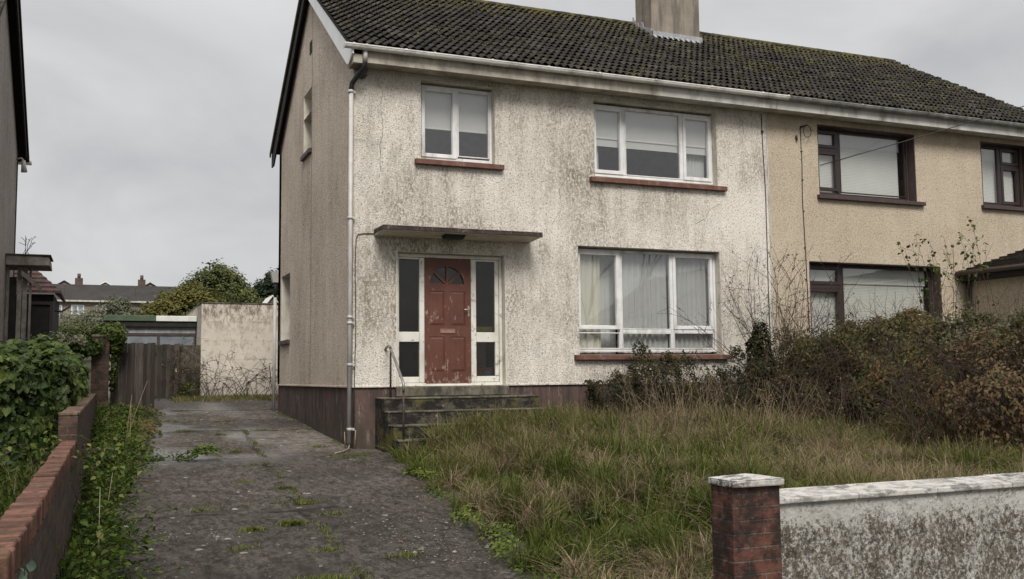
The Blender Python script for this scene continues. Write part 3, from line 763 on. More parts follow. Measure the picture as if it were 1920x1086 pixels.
sill(w2, 7.675, 10.455, 5.068, 'sill_red'); blind(w2, 7.83, 10.26, 5.84, 6.40, WY + .085, band=5.68)
curtain(7.86, 8.03, 5.12, 5.9, WY + .2, w2, 'net_curtain', .06, .015, seed=3); curtain(9.83, 10.24, 5.12, 5.9, WY + .2, w2, 'net_curtain', .07, .02, seed=4)
w3 = window(house, (7.44, 10.29, 2.05, 3.83), [(7.48, 8.295, 2.44, 3.79, 1), (8.34, 9.335, 2.44, 3.80, 0), (9.385, 10.225, 2.45, 3.80, 1),
           (7.485, 8.295, 2.10, 2.385, 0), (8.34, 9.335, 2.10, 2.385, 0), (9.385, 10.225, 2.10, 2.395, 0)], 'upvc')
sill(w3, 7.33, 10.405, 2.005, 'sill_red')
curtain(7.46, 7.98, 2.03, 3.84, WY + .13, w3, 'cream_curtain', .13, .02, seed=5); curtain(7.96, 8.36, 2.03, 3.84, WY + .30, w3, 'net_curtain', .11, .02, seed=6)
curtain(8.33, 9.36, 2.03, 3.84, WY + .15, w3, 'net_curtain', .11, .045, seed=7); curtain(9.36, 10.25, 2.03, 3.84, WY + .15, w3, 'net_curtain', .10, .042, seed=8)
# side windows (frames lie in a YZ plane)
def side_window(y0, y1, z0, z1):
    b = MB(); X = XL + .19
    b.box(X, X + .06, y0, y0 + .06, z0, z1); b.box(X, X + .06, y1 - .06, y1, z0, z1)
    b.box(X, X + .06, y0 + .06, y1 - .06, z0, z0 + .06); b.box(X, X + .06, y0 + .06, y1 - .06, z1 - .06, z1)
    b.box(X + .001, X + .055, (y0 + y1) / 2 - .03, (y0 + y1) / 2 + .03, z0 + .06, z1 - .06)
    wn = b.build('window', 'upvc', house, .004)
    g = MB(); g.box(X + .025, X + .031, y0 + .06, y1 - .06, z0 + .06, z1 - .06); g.build('pane', 'glass', wn)
    s = MB(); s.box(XL - .055, XL + .19, y0 - .04, y1 + .05, z0 - .085, z0 + .004); s.build('sill', 'brown_paint', wn, .006)
    return wn
side_window(*s1[:2], *s1[2:]); side_window(*s2[:2], *s2[2:])
# ---- front door unit
DY = YF + .12
fr = MB()
ring(fr, DO[0] + .005, DO[1] - .005, 1.505, 3.625, (.05, .05, .05, .055), DY - .01, DY + .09)
fr.box(4.655, 4.738, DY, DY + .085, 1.56, 3.565); fr.box(5.535, 5.622, DY, DY + .085, 1.56, 3.565)
for a, b_ in ((4.315, 4.653), (5.624, 6.02)):
    fr.box(a, b_, DY + .004, DY + .08, 2.21, 2.37); fr.box(a, b_, DY + .004, DY + .08, 1.56, 1.655); fr.box(a, b_, DY + .004, DY + .08, 3.535, 3.565)
fr.box(5.955, 6.02, DY + .006, DY + .078, 1.66, 2.21); fr.box(5.955, 6.02, DY + .006, DY + .078, 2.37, 3.535)
dfr = fr.build('door_frame', 'peeling_white', house, .006)
for q in ((4.31, 4.66, 1.65, 2.215), (4.31, 4.66, 2.36, 3.54), (5.62, 5.957, 1.65, 2.215), (5.62, 5.957, 2.36, 3.54)):
    pane(q[0], q[1], q[2], q[3], DY + .04, dfr, 'obscure_glass')
# pale edge trims around the opening
for a_ in (6.088, DO[0] - .022):
    tr = MB(); tr.box(a_, a_ + .016, YF - .006, YF + .01, 1.5, 3.65); tr.build('corner_bead', 'peeling_white', house)
for (x0, x1, z0, z1) in (UL, UR, LR):
    tr = MB(); tr.box(x0 - .022, x0 - .004, YF - .005, YF + .01, z0 - .02, z1 + .022); tr.box(x1 + .004, x1 + .022, YF - .005, YF + .01, z0 - .02, z1 + .022)
    tr.box(x0 - .004, x1 + .004, YF - .005, YF + .01, z1 + .004, z1 + .02); tr.build('corner_bead', 'white_roughcast', house)
# leaf with sunk panels and fanlight
def door_leaf():
    b = MB(); x0, x1, z0, z1 = 4.745, 5.53, 1.54, 3.57; y0, y1 = DY + .015, DY + .06
    # front skin cut into a grid around panels; fanlight built by angular strips
    P = [(4.83, 5.075, 2.48, 3.03), (5.19, 5.435, 2.48, 3.03), (4.83, 5.08, 1.735, 2.295), (5.19, 5.435, 1.735, 2.295)]
    fz0, cx, R = 3.14, 5.127, .292
    wall_holes(b, x0, x1, z0, fz0, P, lambda u, v, d: (u, y0 + d, v), None, y1 - y0, 0, 0)
    b.m = [0] * len(b.m)
    for (a, c, d, e) in P:     # raised field in each panel
        k = .035
        o_ = [(a, y0 + .012, d), (c, y0 + .012, d), (c, y0 + .012, e), (a, y0 + .012, e)]
        i_ = [(a + k, y0 + .002, d + k), (c - k, y0 + .002, d + k), (c - k, y0 + .002, e - k), (a + k, y0 + .002, e - k)]
        b.add(o_ + i_, [(4, 5, 6, 7), (0, 1, 5, 4), (1, 2, 6, 5), (2, 3, 7, 6), (3, 0, 4, 7)])
    N = 28
    def outer(a):   # hit the rectangle x0..x1, fz0..z1 from centre
        dx, dz = math.cos(a), math.sin(a); t = 9
        if dx > 1e-6: t = min(t, (x1 - cx) / dx)
        if dx < -1e-6: t = min(t, (x0 - cx) / dx)
        if dz > 1e-6: t = min(t, (z1 - fz0) / dz)
        return cx + dx * t, fz0 + dz * t
    angs = sorted([math.pi * i / N for i in range(N + 1)] + [math.atan2(z1 - fz0, x1 - cx), math.atan2(z1 - fz0, x0 - cx)])
    for a0, a1 in zip(angs, angs[1:]):
        o0, o1 = outer(a0), outer(a1); i0 = (cx + R * math.cos(a0), fz0 + R * math.sin(a0)); i1 = (cx + R * math.cos(a1), fz0 + R * math.sin(a1))
        b.add([(i0[0], y0, i0[1]), (o0[0], y0, o0[1]), (o1[0], y0, o1[1]), (i1[0], y0, i1[1])], [(0, 1, 2, 3)])
        b.add([(i0[0], y0, i0[1]), (i1[0], y0, i1[1]), (i1[0], y1, i1[1]), (i0[0], y1, i0[1])], [(0, 1, 2, 3)])
    b.box(cx - R, cx + R, y0 - .002, y0 + .04, fz0 - .02, fz0 + .012)
    for an in (42, 90, 138):   # sunburst bars
        a = math.radians(an); d = Vector((math.cos(a), 0, math.sin(a))); p = Vector((-d.z, 0, d.x)) * .016
        s_, e_ = Vector((cx, 0, fz0)) + d * .04, Vector((cx, 0, fz0)) + d * (R + .005)
        b.hexa([(s_ - p) + Vector((0, y0 + .001, 0)), (s_ + p) + Vector((0, y0 + .001, 0)), (s_ + p) + Vector((0, y0 + .03, 0)), (s_ - p) + Vector((0, y0 + .03, 0))],
               [(e_ - p) + Vector((0, y0 + .001, 0)), (e_ + p) + Vector((0, y0 + .001, 0)), (e_ + p) + Vector((0, y0 + .03, 0)), (e_ - p) + Vector((0, y0 + .03, 0))])
    b.tube([(cx, y0 + .001, fz0 + .012), (cx, y0 + .03, fz0 + .012)], .032, 12)
    b.box(x0 + .01, x1 - .01, y0 - .035, y0 - .001, z0 + .012, z0 + .05)   # weather bar
    dr = b.build('door', 'red_door', house)
    pane(cx - R, cx + R, fz0 - .01, fz0 + R, y0 + .028, dr, 'obscure_glass', 'fanlight')
    l = MB(); ring(l, 5.005, 5.26, 2.352, 2.422, .014, y0 - .012, y0 - .001); l.box(5.019, 5.246, y0 - .007, y0 - .001, 2.366, 2.408); l.build('letterbox', 'letter_metal', dr, .003)
    h = MB(); h.box(5.478, 5.508, y0 - .010, y0 - .001, 2.63, 2.80); h.tube([(5.493, y0 - .008, 2.74), (5.493, y0 - .05, 2.74), (5.48, y0 - .055, 2.74), (5.40, y0 - .055, 2.735)], .009, 8); h.build('handle', 'brass', dr, .002)
door_leaf()
bl = MB(); bl.box(4.74, 5.53, YF + .30, YF + .36, 1.5, 3.6); bl.box(5.65, 5.95, YF + .55, YF + .75, 1.5, 2.42); bl.build('inner_screen', 'interior', house)
it = MB(); it.box(5.63, 5.945, DY + .10, DY + .2, 1.60, 1.80); it.build('red_shelf', 'parcel_red', house)
it = MB(); it.box(5.80, 5.90, DY + .09, DY + .1, 1.665, 1.74); it.build('blue_sticker', 'parcel_blue', house)
it = MB(); it.box(5.63, 5.95, DY + .13, DY + .2, 2.37, 2.47); it.build('yellow_shelf', 'parcel_yellow', house)
# threshold, steps, rail
th_ = MB(); th_.box(4.225, 6.12, YF - .06, YF + .2, 1.35, 1.498); th_.build('threshold', 'concrete_old', house, .01)
st = MB(); X0, X1 = 3.905, 6.45
for i, (yf, zt) in enumerate(((14.50, 1.345), (14.27, 1.15), (13.98, .955), (13.68, .76))):
    yb = (YF + .02, 14.52, 14.29, 14.0)[i]
    st.box(X0 + .001 * i, X1 - .03 * i, yf, yb, .2, zt - .03, 1); st.box(X0 - .003 - .001 * i, X1 + .004 - .03 * i, yf - .012, yb - (0 if i == 0 else .0135), zt - .0295, zt, 0)
stp = st.build('front_steps', ['concrete_old', 'step_riser'], house, .012, seg=2)
mt = MB(); mt.box(4.9, 5.5, 14.62, 14.93, 1.346, 1.362); mt.build('door_mat', 'dark_timber', stp, .003)
rl = MB()
rl.tube([(4.04, 14.62, 1.34), (4.04, 14.62, 2.12)], .016, 8)
hr = rl.build('handrail', 'rust_metal', house)
rl = MB(); rl.tube([(3.99, 13.75, .76), (3.99, 13.75, 1.55)], .016, 8); rl.build('rail_post', 'rust_metal', hr)
rl = MB(); rl.tube([(4.06, YF, 2.08), (4.065, YF - .05, 2.12), (4.06, 14.8, 2.14), (4.05, 14.66, 2.10), (4.02, 14.2, 1.83), (3.99, 13.79, 1.60), (3.985, 13.73, 1.55), (3.985, 13.72, 1.46)], .021, 10)
rl.build('grip', 'rail_metal', hr)
# canopy over the door
cn = MB()
cn.hexa([(3.885, 14.48, 3.895), (6.53, 14.48, 3.89), (6.53, YF, 3.862), (3.885, YF, 3.866)], [(3.885, 14.48, 3.95), (6.53, 14.48, 3.945), (6.53, YF, 3.93), (3.885, YF, 3.93)])
cnp = cn.build('canopy', 'reveal_render', house, .006)
cn = MB(); cn.box(3.878, 6.537, 14.466, YF - .001, 3.951, 3.968); cn.box(3.878, 6.537, 14.466, 14.479, 3.90, 3.9505); cn.box(3.873, 3.884, 14.47, YF - .001, 3.90, 3.9505); cn.box(6.531, 6.542, 14.47, YF - .001, 3.90, 3.9505); cn.build('canopy_edge', 'canopy_edge', cnp, .003)
lt = MB(); lt.hexa([(4.93, 14.6, 3.82), (5.23, 14.6, 3.82), (5.23, 14.74, 3.82), (4.93, 14.74, 3.82)], [(4.90, 14.58, 3.885), (5.26, 14.58, 3.885), (5.26, 14.76, 3.878), (4.90, 14.76, 3.878)]); lt.build('porch_light', 'black_plastic', cnp, .006)
cb = MB(); cb.tube([(3.885, YF - .012, 3.90), (3.72, YF - .012, 3.895), (3.62, YF - .012, 3.88), (3.59, YF - .012, 3.8), (3.575, YF - .012, 3.4), (3.59, YF - .012, 2.4), (3.57, YF - .012, 1.6), (3.56, YF - .02, .8)], .007, 5)
cb.build('cable', 'cable', house); cb = MB()
cb.tube([(XP - .11, YF - .01, 6.5), (XP - .10, YF - .01, 5.9), (XP - .07, YF - .01, 5.0), (XP - .08, YF - .01, 3.2), (XP - .07, YF - .01, 1.6)], .008, 5)
cb.box(XP - .125, XP - .085, YF - .03, YF - .001, 6.14, 6.19)
cb.build('cable', 'cable', house)
# ---- roof
def tile_roof(x_left, x_right_fn, front, name, parent, n=20, period=.134, phase=0):
    """corrugated interlocking tiles as overlapping courses"""
    V = []; Q = []; R_ = []
    slope = math.hypot(3.93, 2.55); ymax = 18.55; y_e = 14.62
    for c in range(n):
        t0 = c / n; t1 = (c + 1.12) / n
        ya = y_e + (ymax - y_e) * t0; yb = y_e + (ymax - y_e) * min(t1, 1.0)
        xr = x_right_fn(ya)
        k = int((xr - x_left) / (period / 6)); xs = x_left + np.arange(k + 1) * (xr - x_left) / k
        ph = (xs - phase) / period * 2 * np.pi
        prof = .025 * (np.maximum(np.cos(ph), -.75) + .1)
        jit = np.repeat(rng.normal(0, .0045, k // 12 + 2), 12)[:k + 1]
        jit2 = np.repeat(rng.normal(0, .011, k // 12 + 2), 12)[:k + 1]
        rows = []
        for ri, (yy, lift) in enumerate(((ya + .11, .030), (ya, .030), (ya, .046), (yb, .0))):
            y_ = np.full(k + 1, yy) + (jit2 if ri in (1, 2) else 0)
            z_ = ROOF(np.full(k + 1, yy)) + prof + lift + jit
            if ri == 3: z_ = ROOF(np.full(k + 1, yy)) + prof - .006
            sag = -.03 * np.exp(-((xs - 12.8) / 1.5) ** 2) * np.sin(np.pi * (yy - y_e) / 3.93)
            y2 = y_ if front else 37.1 - y_
            rows.append(np.stack([xs, y2, z_ + sag], -1))
        o = sum(len(v) for v in V); V.append(np.concatenate(rows)); m = k + 1
        rr = np.repeat(rng.random(k // 12 + 2), 12)[:k]
        for a in (0, 1, 2):
            i = np.arange(k); q = np.stack([o + a * m + i, o + a * m + i + 1, o + (a + 1) * m + i + 1, o + (a + 1) * m + i], -1)
            Q.append(q if front else q[:, ::-1]); R_.append(rr)
    return np_obj(name, np.concatenate(V), np.concatenate(Q), None, 'tiles', parent, np.concatenate(R_), smooth=False)
xverge = lambda y: 18.03 + (18.55 - y) * .285
xr_step = lambda y: xverge(y) 
roof = tile_roof(3.40, lambda y: XP, True, 'roof', house)
tile_roof(3.40, lambda y: XP, False, 'rear_roof', house)
ub = MB()
for f_ in (1, 0):
    g = lambda y: y if f_ else 37.1 - y
    p = [(3.42, g(14.66), ROOF(14.66) - .03), (3.42, g(18.55), 9.32), (3.42, g(18.55), 9.24), (3.42, g(14.66), ROOF(14.66) - .10)]
    ub.prism(p, (XP - 3.42, 0, 0))
ub.build('roof_underlay', 'dark_timber', roof)
def ridge(x0, x1, parent):
    b = MB(); L = .42; x = x0
    while x < x1 - .02:
        e = min(x + L, x1); vs = []
        K = 9
        for X, r in ((x, .125), (e + .02 if e < x1 else e, .118)):
            for j in range(K):
                a = math.pi * j / (K - 1); vs.append((X, 18.55 - math.cos(a) * r, 9.325 + math.sin(a) * r * .72 + random.uniform(-.002, .002)))
        fs = [(j, j + 1, K + j + 1, K + j) for j in range(K - 1)] + [tuple(range(K)), tuple(range(2 * K - 1, K - 1, -1))]
        b.add(vs, fs); x = e
    return b.build('ridge_tiles', 'tiles', parent)
ridge(3.40, XP, roof)
# bargeboards: clean white on the front slope, dark timber on the rear
bb = MB()
bb.prism([(3.425, 14.60, ROOF(14.60) - .04), (3.425, 18.55, 9.30), (3.425, 18.55, 9.02), (3.425, 15.0, 6.58), (3.425, 14.86, 6.53), (3.425, 14.60, 6.63)], (.03, 0, 0))
bb.build('bargeboard', 'barge_white', house, .004)
bb = MB(); bb.box(3.456, 3.60, 14.64, 14.98, 6.50, 6.64); bb.build('eaves_box', 'fascia_grey', house, .004)
bb = MB(); bb.prism([(3.38, 22.50, ROOF(14.60) - .03), (3.38, 18.55, 9.36), (3.38, 18.55, 9.27), (3.38, 22.50, ROOF(14.60) - .13)][::-1], (.03, 0, 0)); bb.build('verge_board', 'verge_timber', house)
bb = MB(); bb.prism([(3.425, 22.48, ROOF(14.62) - .11), (3.425, 18.56, 9.28), (3.425, 18.56, 9.00), (3.425, 22.22, 6.42), (3.425, 22.48, 6.42)][::-1], (.03, 0, 0)); bb.build('bargeboard', 'dark_timber', house)
sf = MB()
for g in (lambda y: y, lambda y: 37.1 - y):
    sf.prism([(3.456, g(14.9), ROOF(14.9) - .20), (3.456, g(18.55), 9.16), (3.456, g(18.55), 9.13), (3.456, g(14.9), ROOF(14.9) - .24)], (.1, 0, 0))
sf.build('soffit', 'dark_timber', house)
def gutter(x0, x1, parent, mat, brackets, zc=6.755, yc=14.585):
    b = MB(); K = 10; R = .058
    prof = [(yc + math.cos(math.pi + math.pi * j / K) * R, zc + math.sin(math.pi + math.pi * j / K) * R * 1.05) for j in range(K + 1)]
    inn = [(yc + math.cos(math.pi + math.pi * j / K) * (R - .006), zc + math.sin(math.pi + math.pi * j / K) * (R - .006) * 1.05) for j in range(K, -1, -1)]
    b.prism([(x0, y, z) for y, z in prof + inn], (x1 - x0, 0, 0))
    b.box(x0, x1, yc - R - .006, yc - R + .008, zc - .004, zc + .014)
    b.box(x0 - .004, x0 + .002, yc - R, yc + R, zc - R, zc)
    g = b.build('gutter', mat, parent)
    for bx in brackets:
        b = MB(); R2 = R + .006
        p2 = [(yc + math.cos(math.pi + math.pi * j / K) * R2, zc + math.sin(math.pi + math.pi * j / K) * R2 * 1.05) for j in range(K + 1)]
        i2 = [(yc + math.cos(math.pi + math.pi * j / K) * R, zc + math.sin(math.pi + math.pi * j / K) * R * 1.05) for j in range(K, -1, -1)]
        b.prism([(bx, y, z) for y, z in p2 + i2], (.035, 0, 0)); b.box(bx, bx + .035, yc - R2 - .008, yc - R2 + .012, zc - .008, zc + .02)
        b.build('gutter_bracket', mat, g)
    return g
gutter(3.30, 11.62, house, 'gutter_white', [3.42, 3.62, 4.25, 4.72, 5.7, 6.7, 7.65, 8.75, 9.9, 11.0, 11.57])
fa = MB(); fa.box(3.60, 9.0, 14.665, 14.69, 6.525, 6.79); fa.box(3.60, 9.0, 14.691, 14.99, 6.545, 6.56); fa.build('fascia', 'fascia_grey', house, .004)
fa = MB(); fa.box(9.0, 11.42, 14.665, 14.69, 6.525, 6.79); fa.box(9.0, 11.42, 14.691, 14.99, 6.545, 6.56); fa.build('fascia', 'fascia_clean', house, .004)
# downpipe at the corner
dp = MB(); dp.tube([(3.49, 14.93, 6.16), (3.475, 14.93, .66)], .034, 12)
dpo = dp.build('downpipe', 'pipe_grey', house)
dp = MB(); dp.tube([(3.64, 14.62, 6.70), (3.64, 14.64, 6.52)], .037, 12); dp.build('outlet', 'pipe_grey', dpo)
dp = MB(); dp.tube([(3.64, 14.64, 6.53), (3.62, 14.70, 6.44), (3.50, 14.92, 6.25), (3.49, 14.93, 6.15)], .042, 12); dp.box(3.60, 3.72, 14.80, 14.99, 6.36, 6.50); dp.build('swan_neck', 'black_plastic', dpo, .01)
for z_ in (6.12, 4.12, 2.58, 2.49, 1.85, .87):
    dp = MB(); dp.tube([(3.483, 14.93, z_ - .022), (3.483, 14.93, z_ + .022)], .043, 12); dp.box(3.51, 3.56, 14.93, 14.975, z_ - .018, z_ + .018); dp.build('pipe_clip', 'pipe_grey', dpo)
# gully debris at pipe foot
dp = MB(); dp.tube([(3.39, 14.86, .84), (3.40, 14.86, .60)], .008, 5); dp.tube([(3.56, 14.86, .86), (3.545, 14.85, .60)], .008, 5); dp.tube([(3.475, 14.9, .64), (3.44, 14.8, .59), (3.3, 14.6, .565), (3.15, 14.45, .555)], .012, 5); dp.build('stray_wire', 'straw_stem', dpo)
# rear corner pipe with hopper
rp = MB(); rp.tube([(3.50, 22.24, 3.45), (3.49, 22.24, .95)], .036, 10); rpo = rp.build('rear_downpipe', 'pipe_grey', house)
rp = MB(); rp.tube([(3.52, 22.26, 3.95), (3.50, 22.24, 3.40)], .034, 10); rp.build('pipe_bend', 'black_plastic', rpo)
rp = MB(); rp.hexa([(3.44, 22.18, 3.78), (3.56, 22.18, 3.78), (3.56, 22.32, 3.78), (3.44, 22.32, 3.78)], [(3.39, 22.14, 4.02), (3.60, 22.14, 4.02), (3.60, 22.36, 4.02), (3.39, 22.36, 4.02)]); rp.build('hopper', 'pipe_grey', rpo, .006)
# gable ventilator
gv = MB(); gv.box(XL - .01, XL + .01, 18.42, 18.62, 7.85, 8.1); gv.build('air_vent', 'dark_timber', house, .004)
# chimney
ch = MB(); ch.box(10.62, 11.82, 17.72, 18.40, 8.2, 11.2)
cho = ch.build('chimney', 'chimney_render', house, .01)
ch = MB()
zb = ROOF(17.72)
ch.box(10.595, 11.845, 17.66, 17.715, zb - .02, zb + .11)
ch.prism([(10.59, 17.66, zb - .01), (10.59, 18.4, ROOF(18.4) - .0), (10.59, 18.4, ROOF(18.4) + .05), (10.59, 17.66, zb + .12)], (.027, 0, 0))
i = 0; y_ = 17.70
while y_ < 18.45:
    hgt = random.uniform(.10, .24); ww = .065
    ch.prism([(10.612, y_, ROOF(y_) + .0), (10.612, y_ + ww, ROOF(y_ + ww) + .0), (10.612, y_ + ww * .7, ROOF(y_) + hgt), (10.612, y_ + ww * .2, ROOF(y_) + hgt * .9)], (-.012 - .004 * (i % 3), 0, 0)); y_ += ww * 1.02; i += 1
x_ = 10.61
while x_ < 11.78:
    ch.hexa([(x_, 17.585 , ROOF(17.585) + .022), (x_ + .07, 17.585, ROOF(17.585) + .022), (x_ + .07, 17.66, zb + .0), (x_, 17.66, zb + .0)],
            [(x_, 17.585, ROOF(17.585) + .034), (x_ + .07, 17.585, ROOF(17.585) + .034), (x_ + .07, 17.66, zb + .03), (x_, 17.66, zb + .03)]); x_ += .134
ch.build('chimney_flashing', 'lead', cho)

# ================================================================== NEIGHBOUR HOUSE (beige half)
nb = thing('semi_detached_house', 'beige roughcast house half with dark brown windows, right of the white half', 'house', (XP, YF, .8))
N1 = (12.61, 15.03, 5.06, 6.425); N2 = (16.84, 18.25, 5.10, 6.44); N3 = (12.30, 15.56, 2.1, 3.76)
nw = MB()
wall_holes(nw, XP, XR, .3, WT, [N1, N2, N3], lambda u, v, d: (u, YF + d - .004, v), None, .3)
nw.box(XP, XR, YB - .28, YB, .3, 6.6, 0); nw.prism([(XR - .28, YF + .3, .3), (XR - .28, YB - .28, .3), (XR - .28, YB - .28, 6.75), (XR - .28, 18.55, 9.05), (XR - .28, YF + .3, 6.75)], (.28, 0, 0), 0)
nw.box(XP + .01, XR - .3, YF + .32, YB - .3, 4.05, 4.2, 3); nw.box(XP + .01, XR - .3, YF + .32, YB - .3, 6.5, 6.58, 3); nw.box(XP + .01, XR - .3, YF + .32, YB - .3, .9, 1.0, 3)
nw.box(XP + .003, XP + .1, YF + .31, YB - .3, .4, 6.5, 3)
nw.build('wall', ['beige_roughcast', 'interior', 'crack_line', 'interior_dark'], nb)
# pale vertical bead between the halves
tb = MB(); tb.box(XP - .006, XP + .016, YF - .009, YF - .001, 1.0, 6.6); tb.build('party_joint', 'fascia_clean', nb)
WN = YF + .19
def jambs(o):   # painted brown reveals lining the opening
    b = MB(); x0, x1, z0, z1 = o
    b.box(x1 - .012, x1 + .004, YF - .012, WN, z0, z1); b.box(x0 + .001, x1 - .013, YF - .008, WN, z1 - .012, z1 + .003); b.box(x0 - .004, x0 + .010, YF - .010, WN, z0, z1 - .013)
    return b
for o, fr_, li in ((N1, (12.62, 15.02, 5.10, 6.41), [(12.66, 13.24, 6.035, 6.375, 1), (12.66, 13.24, 5.19, 5.965, 1), (13.31, 14.98, 5.17, 6.375, 0)]),
                   (N2, (16.85, 18.24, 5.14, 6.42), [(16.89, 17.54, 5.19, 6.39, 0), (17.62, 18.14, 6.04, 6.39, 1), (17.62, 18.14, 5.19, 5.985, 1)]),
                   (N3, (12.31, 15.55, 2.14, 3.745), [(12.35, 13.19, 3.345, 3.70, 1), (12.35, 13.19, 2.18, 3.265, 1), (13.26, 15.50, 2.18, 3.70, 0)])):
    wn = window(nb, fr_, li, 'brown_upvc', WN)
    jambs(o).build('reveal_lining', 'brown_paint', wn)
    if o is not N3: sill(wn, o[0] - .065, o[1] + .165, o[2] + (-.005), 'brown_paint', .085)
    else: sill(wn, o[0] - .065, o[1] + .165, o[2] - .005, 'brown_paint', .085)
    zs = fr_[3] - .30 if o is not N3 else fr_[3] - .36
    b = MB(); b.box(fr_[0] + .03, fr_[1] - .12, WN + .10, WN + .103, zs, fr_[3] - .02); b.build('blind', 'blind_panel', wn)
    b = MB(); b.box(fr_[0] + .03, fr_[1] - .14, WN + .125, WN + .128, fr_[2] + .02, zs + .01); b.build('blind', 'blind_slats', wn)
# cables on the beige wall
cb = MB(); cb.tube([(12.20, YF - .014, 6.32), (12.21, YF - .014, 5.6), (12.19, YF - .014, 4.9), (12.22, YF - .014, 3.9), (12.24, YF - .014, 2.4)], .008, 5)
cb.tube([(12.19, YF - .02, 6.33), (12.30, YF - .10, 6.36)], .016, 6)
cb.tube([(12.30 + .09 * math.cos(a) , YF - .09, 6.24 + .12 * math.sin(a)) for a in [x * .55 for x in range(12)]], .008, 5)
cb.tube([(12.09, YF - .03, 6.16), (12.10, YF - .03, 6.06)], .02, 6)
for z_ in (5.85, 5.3, 4.7, 4.0, 3.4): cb.box(12.19, 12.225, YF - .026, YF - .003, z_, z_ + .02)
cb.build('cable', 'cable', nb)
nroof = tile_roof(XP, xverge, True, 'roof', nb); tile_roof(XP, xverge, False, 'rear_roof', nb)
ub = MB()
for f_ in (1, 0):
    g = lambda y: y if f_ else 37.1 - y
    a_, b_ = XP + .002, 18.0
    lo0, lo1 = xverge(14.66) - .02, xverge(18.55) - .02
    ub.hexa([(a_, g(14.66), ROOF(14.66) - .10), (lo0, g(14.66), ROOF(14.66) - .10), (lo1, g(18.55), 9.24), (a_, g(18.55), 9.24)],
            [(a_, g(14.66), ROOF(14.66) - .03), (lo0, g(14.66), ROOF(14.66) - .03), (lo1, g(18.55), 9.315), (a_, g(18.55), 9.315)])
ub.build('roof_underlay', 'dark_timber', nroof)
ridge(XP, 18.03, nroof)
# stepped verge: cement-bedded tile ends
vg = MB()
for c in range(20):
    y0 = 14.62 + 3.93 * c / 20; y1 = 14.62 + 3.93 * (c + 1) / 20; X = xverge(y0)
    vg.hexa([(X - .16, y0 - .003, ROOF(y0) - .02), (X + .012, y0 - .003, ROOF(y0) - .02), (X + .012, y1, ROOF(y1) - .03), (X - .16, y1, ROOF(y1) - .03)],
            [(X - .16, y0 - .003, ROOF(y0) + .042), (X + .012, y0 - .003, ROOF(y0) + .05), (X + .012, y1, ROOF(y1) + .02), (X - .16, y1, ROOF(y1) + .015)])
vg.build('verge_tiles', 'tiles', nroof)
gutter(11.625, 19.2, nb, 'gutter_dirty', [12.15, 13.3, 14.3, 15.4, 16.4, 17.6])
fa = MB(); fa.box(11.425, 19.1, 14.665, 14.69, 6.525, 6.79); fa.box(11.425, 19.1, 14.691, 14.99, 6.545, 6.56); fa.build('fascia', 'fascia_clean', nb, .004)
# garage-porch projecting at the right
pc = MB(); PX = 16.25; PYF = 11.6
pc.box(PX, PX + .25, PYF, YF - .006, .3, 3.55); pc.box(PX + .25, 20.5, PYF, PYF + .25, .3, 3.55)
pco = pc.build('side_garage', 'beige_roughcast', nb)
pr = MB()
x0p, x1p, e0 = PX - .22, 18.6, 3.66
n_ = 11
for i in range(n_):
    t0, t1 = i / n_, (i + 1.15) / n_; xa = x0p + (x1p - x0p) * t0; xb = x0p + (x1p - x0p) * min(t1, 1); za = e0 + (xa - x0p) * .285; zb_ = e0 + (xb - x0p) * .285
    pr.hexa([(xa, PYF - .2, za - .03), (xb, PYF - .2, zb_ - .05), (xb, YF - .012, zb_ - .05), (xa, YF - .012, za - .03)], [(xa, PYF - .2, za + .03), (xb, PYF - .2, zb_ - .01), (xb, YF - .012, zb_ - .01), (xa, YF - .012, za + .03)])
pr.build('garage_roof', 'tiles', pco)
pr = MB(); pr.box(x0p - .01, x0p + .02, PYF - .2, YF - .02, 3.46, 3.64); pr.box(x0p + .02, PX - .002, PYF - .2, YF - .02, 3.46, 3.48); pr.build('garage_fascia', 'dark_timber', pco, .004)
pr = MB(); pr.tube([(x0p - .06, PYF - .2, 3.60), (x0p - .06, YF - .03, 3.62)], .05, 8); pr.build('garage_gutter', 'brown_paint', pco)
pr = MB(); pr.tube([(PX - .07, YF - .12, 3.5), (PX - .07, YF - .12, 1.0)], .05, 10); pr.build('garage_downpipe', 'brown_upvc', pco)

# ================================================================== OVERHEAD WIRE
wr = MB(); P0, P1 = Vector((12.63, YF - .02, 5.62)), Vector((21.0, 8.2, 8.45))
wr.tube([P0.lerp(P1, t / 14) - Vector((0, 0, .12 * math.sin(math.pi * t / 14))) for t in range(15)], .009, 5)
tag(wr.build('overhead_wire', 'cable', origin=tuple(P0)), 'thin black telephone wire slanting down to the beige house', 'wire')

# ================================================================== FRONT GARDEN WALL + GATE PILLAR
gw = thing('garden_wall', 'white painted garden wall blotched with dark lichen, right of the gate pillar', 'wall', (3.63, 4.8, 0))
b = MB(); b.box(3.605, 16, 4.78, 4.98, -.1, .896, 0); b.build('wall_body', 'mossy_white', gw)
x_ = 3.606; k = 0
while x_ < 14:
    e_ = x_ + .60 + .02 * (k % 3)
    b = MB(); dz = random.uniform(-.003, .003)
    b.hexa([(x_, 4.75, .897), (e_ - .004, 4.75, .897), (e_ - .004, 5.01, .897), (x_, 5.01, .897)], [(x_, 4.75, .930 + dz), (e_ - .004, 4.75, .930 + dz), (e_ - .004, 4.99, .957 + dz), (x_, 4.99, .957 + dz)])
    b.build('coping', 'coping_paint', gw, .006, seg=2); x_ = e_; k += 1
gp = thing('gate_pillar', 'square dark red brick gate pillar under a pale blotched cap', 'pillar', (3.44, 4.88, 0))
b = MB(); b.box(3.278, 3.603, 4.72, 4.935, -.1, 1.012); b.build('brick_shaft', 'brick', gp, .006, seg=2)
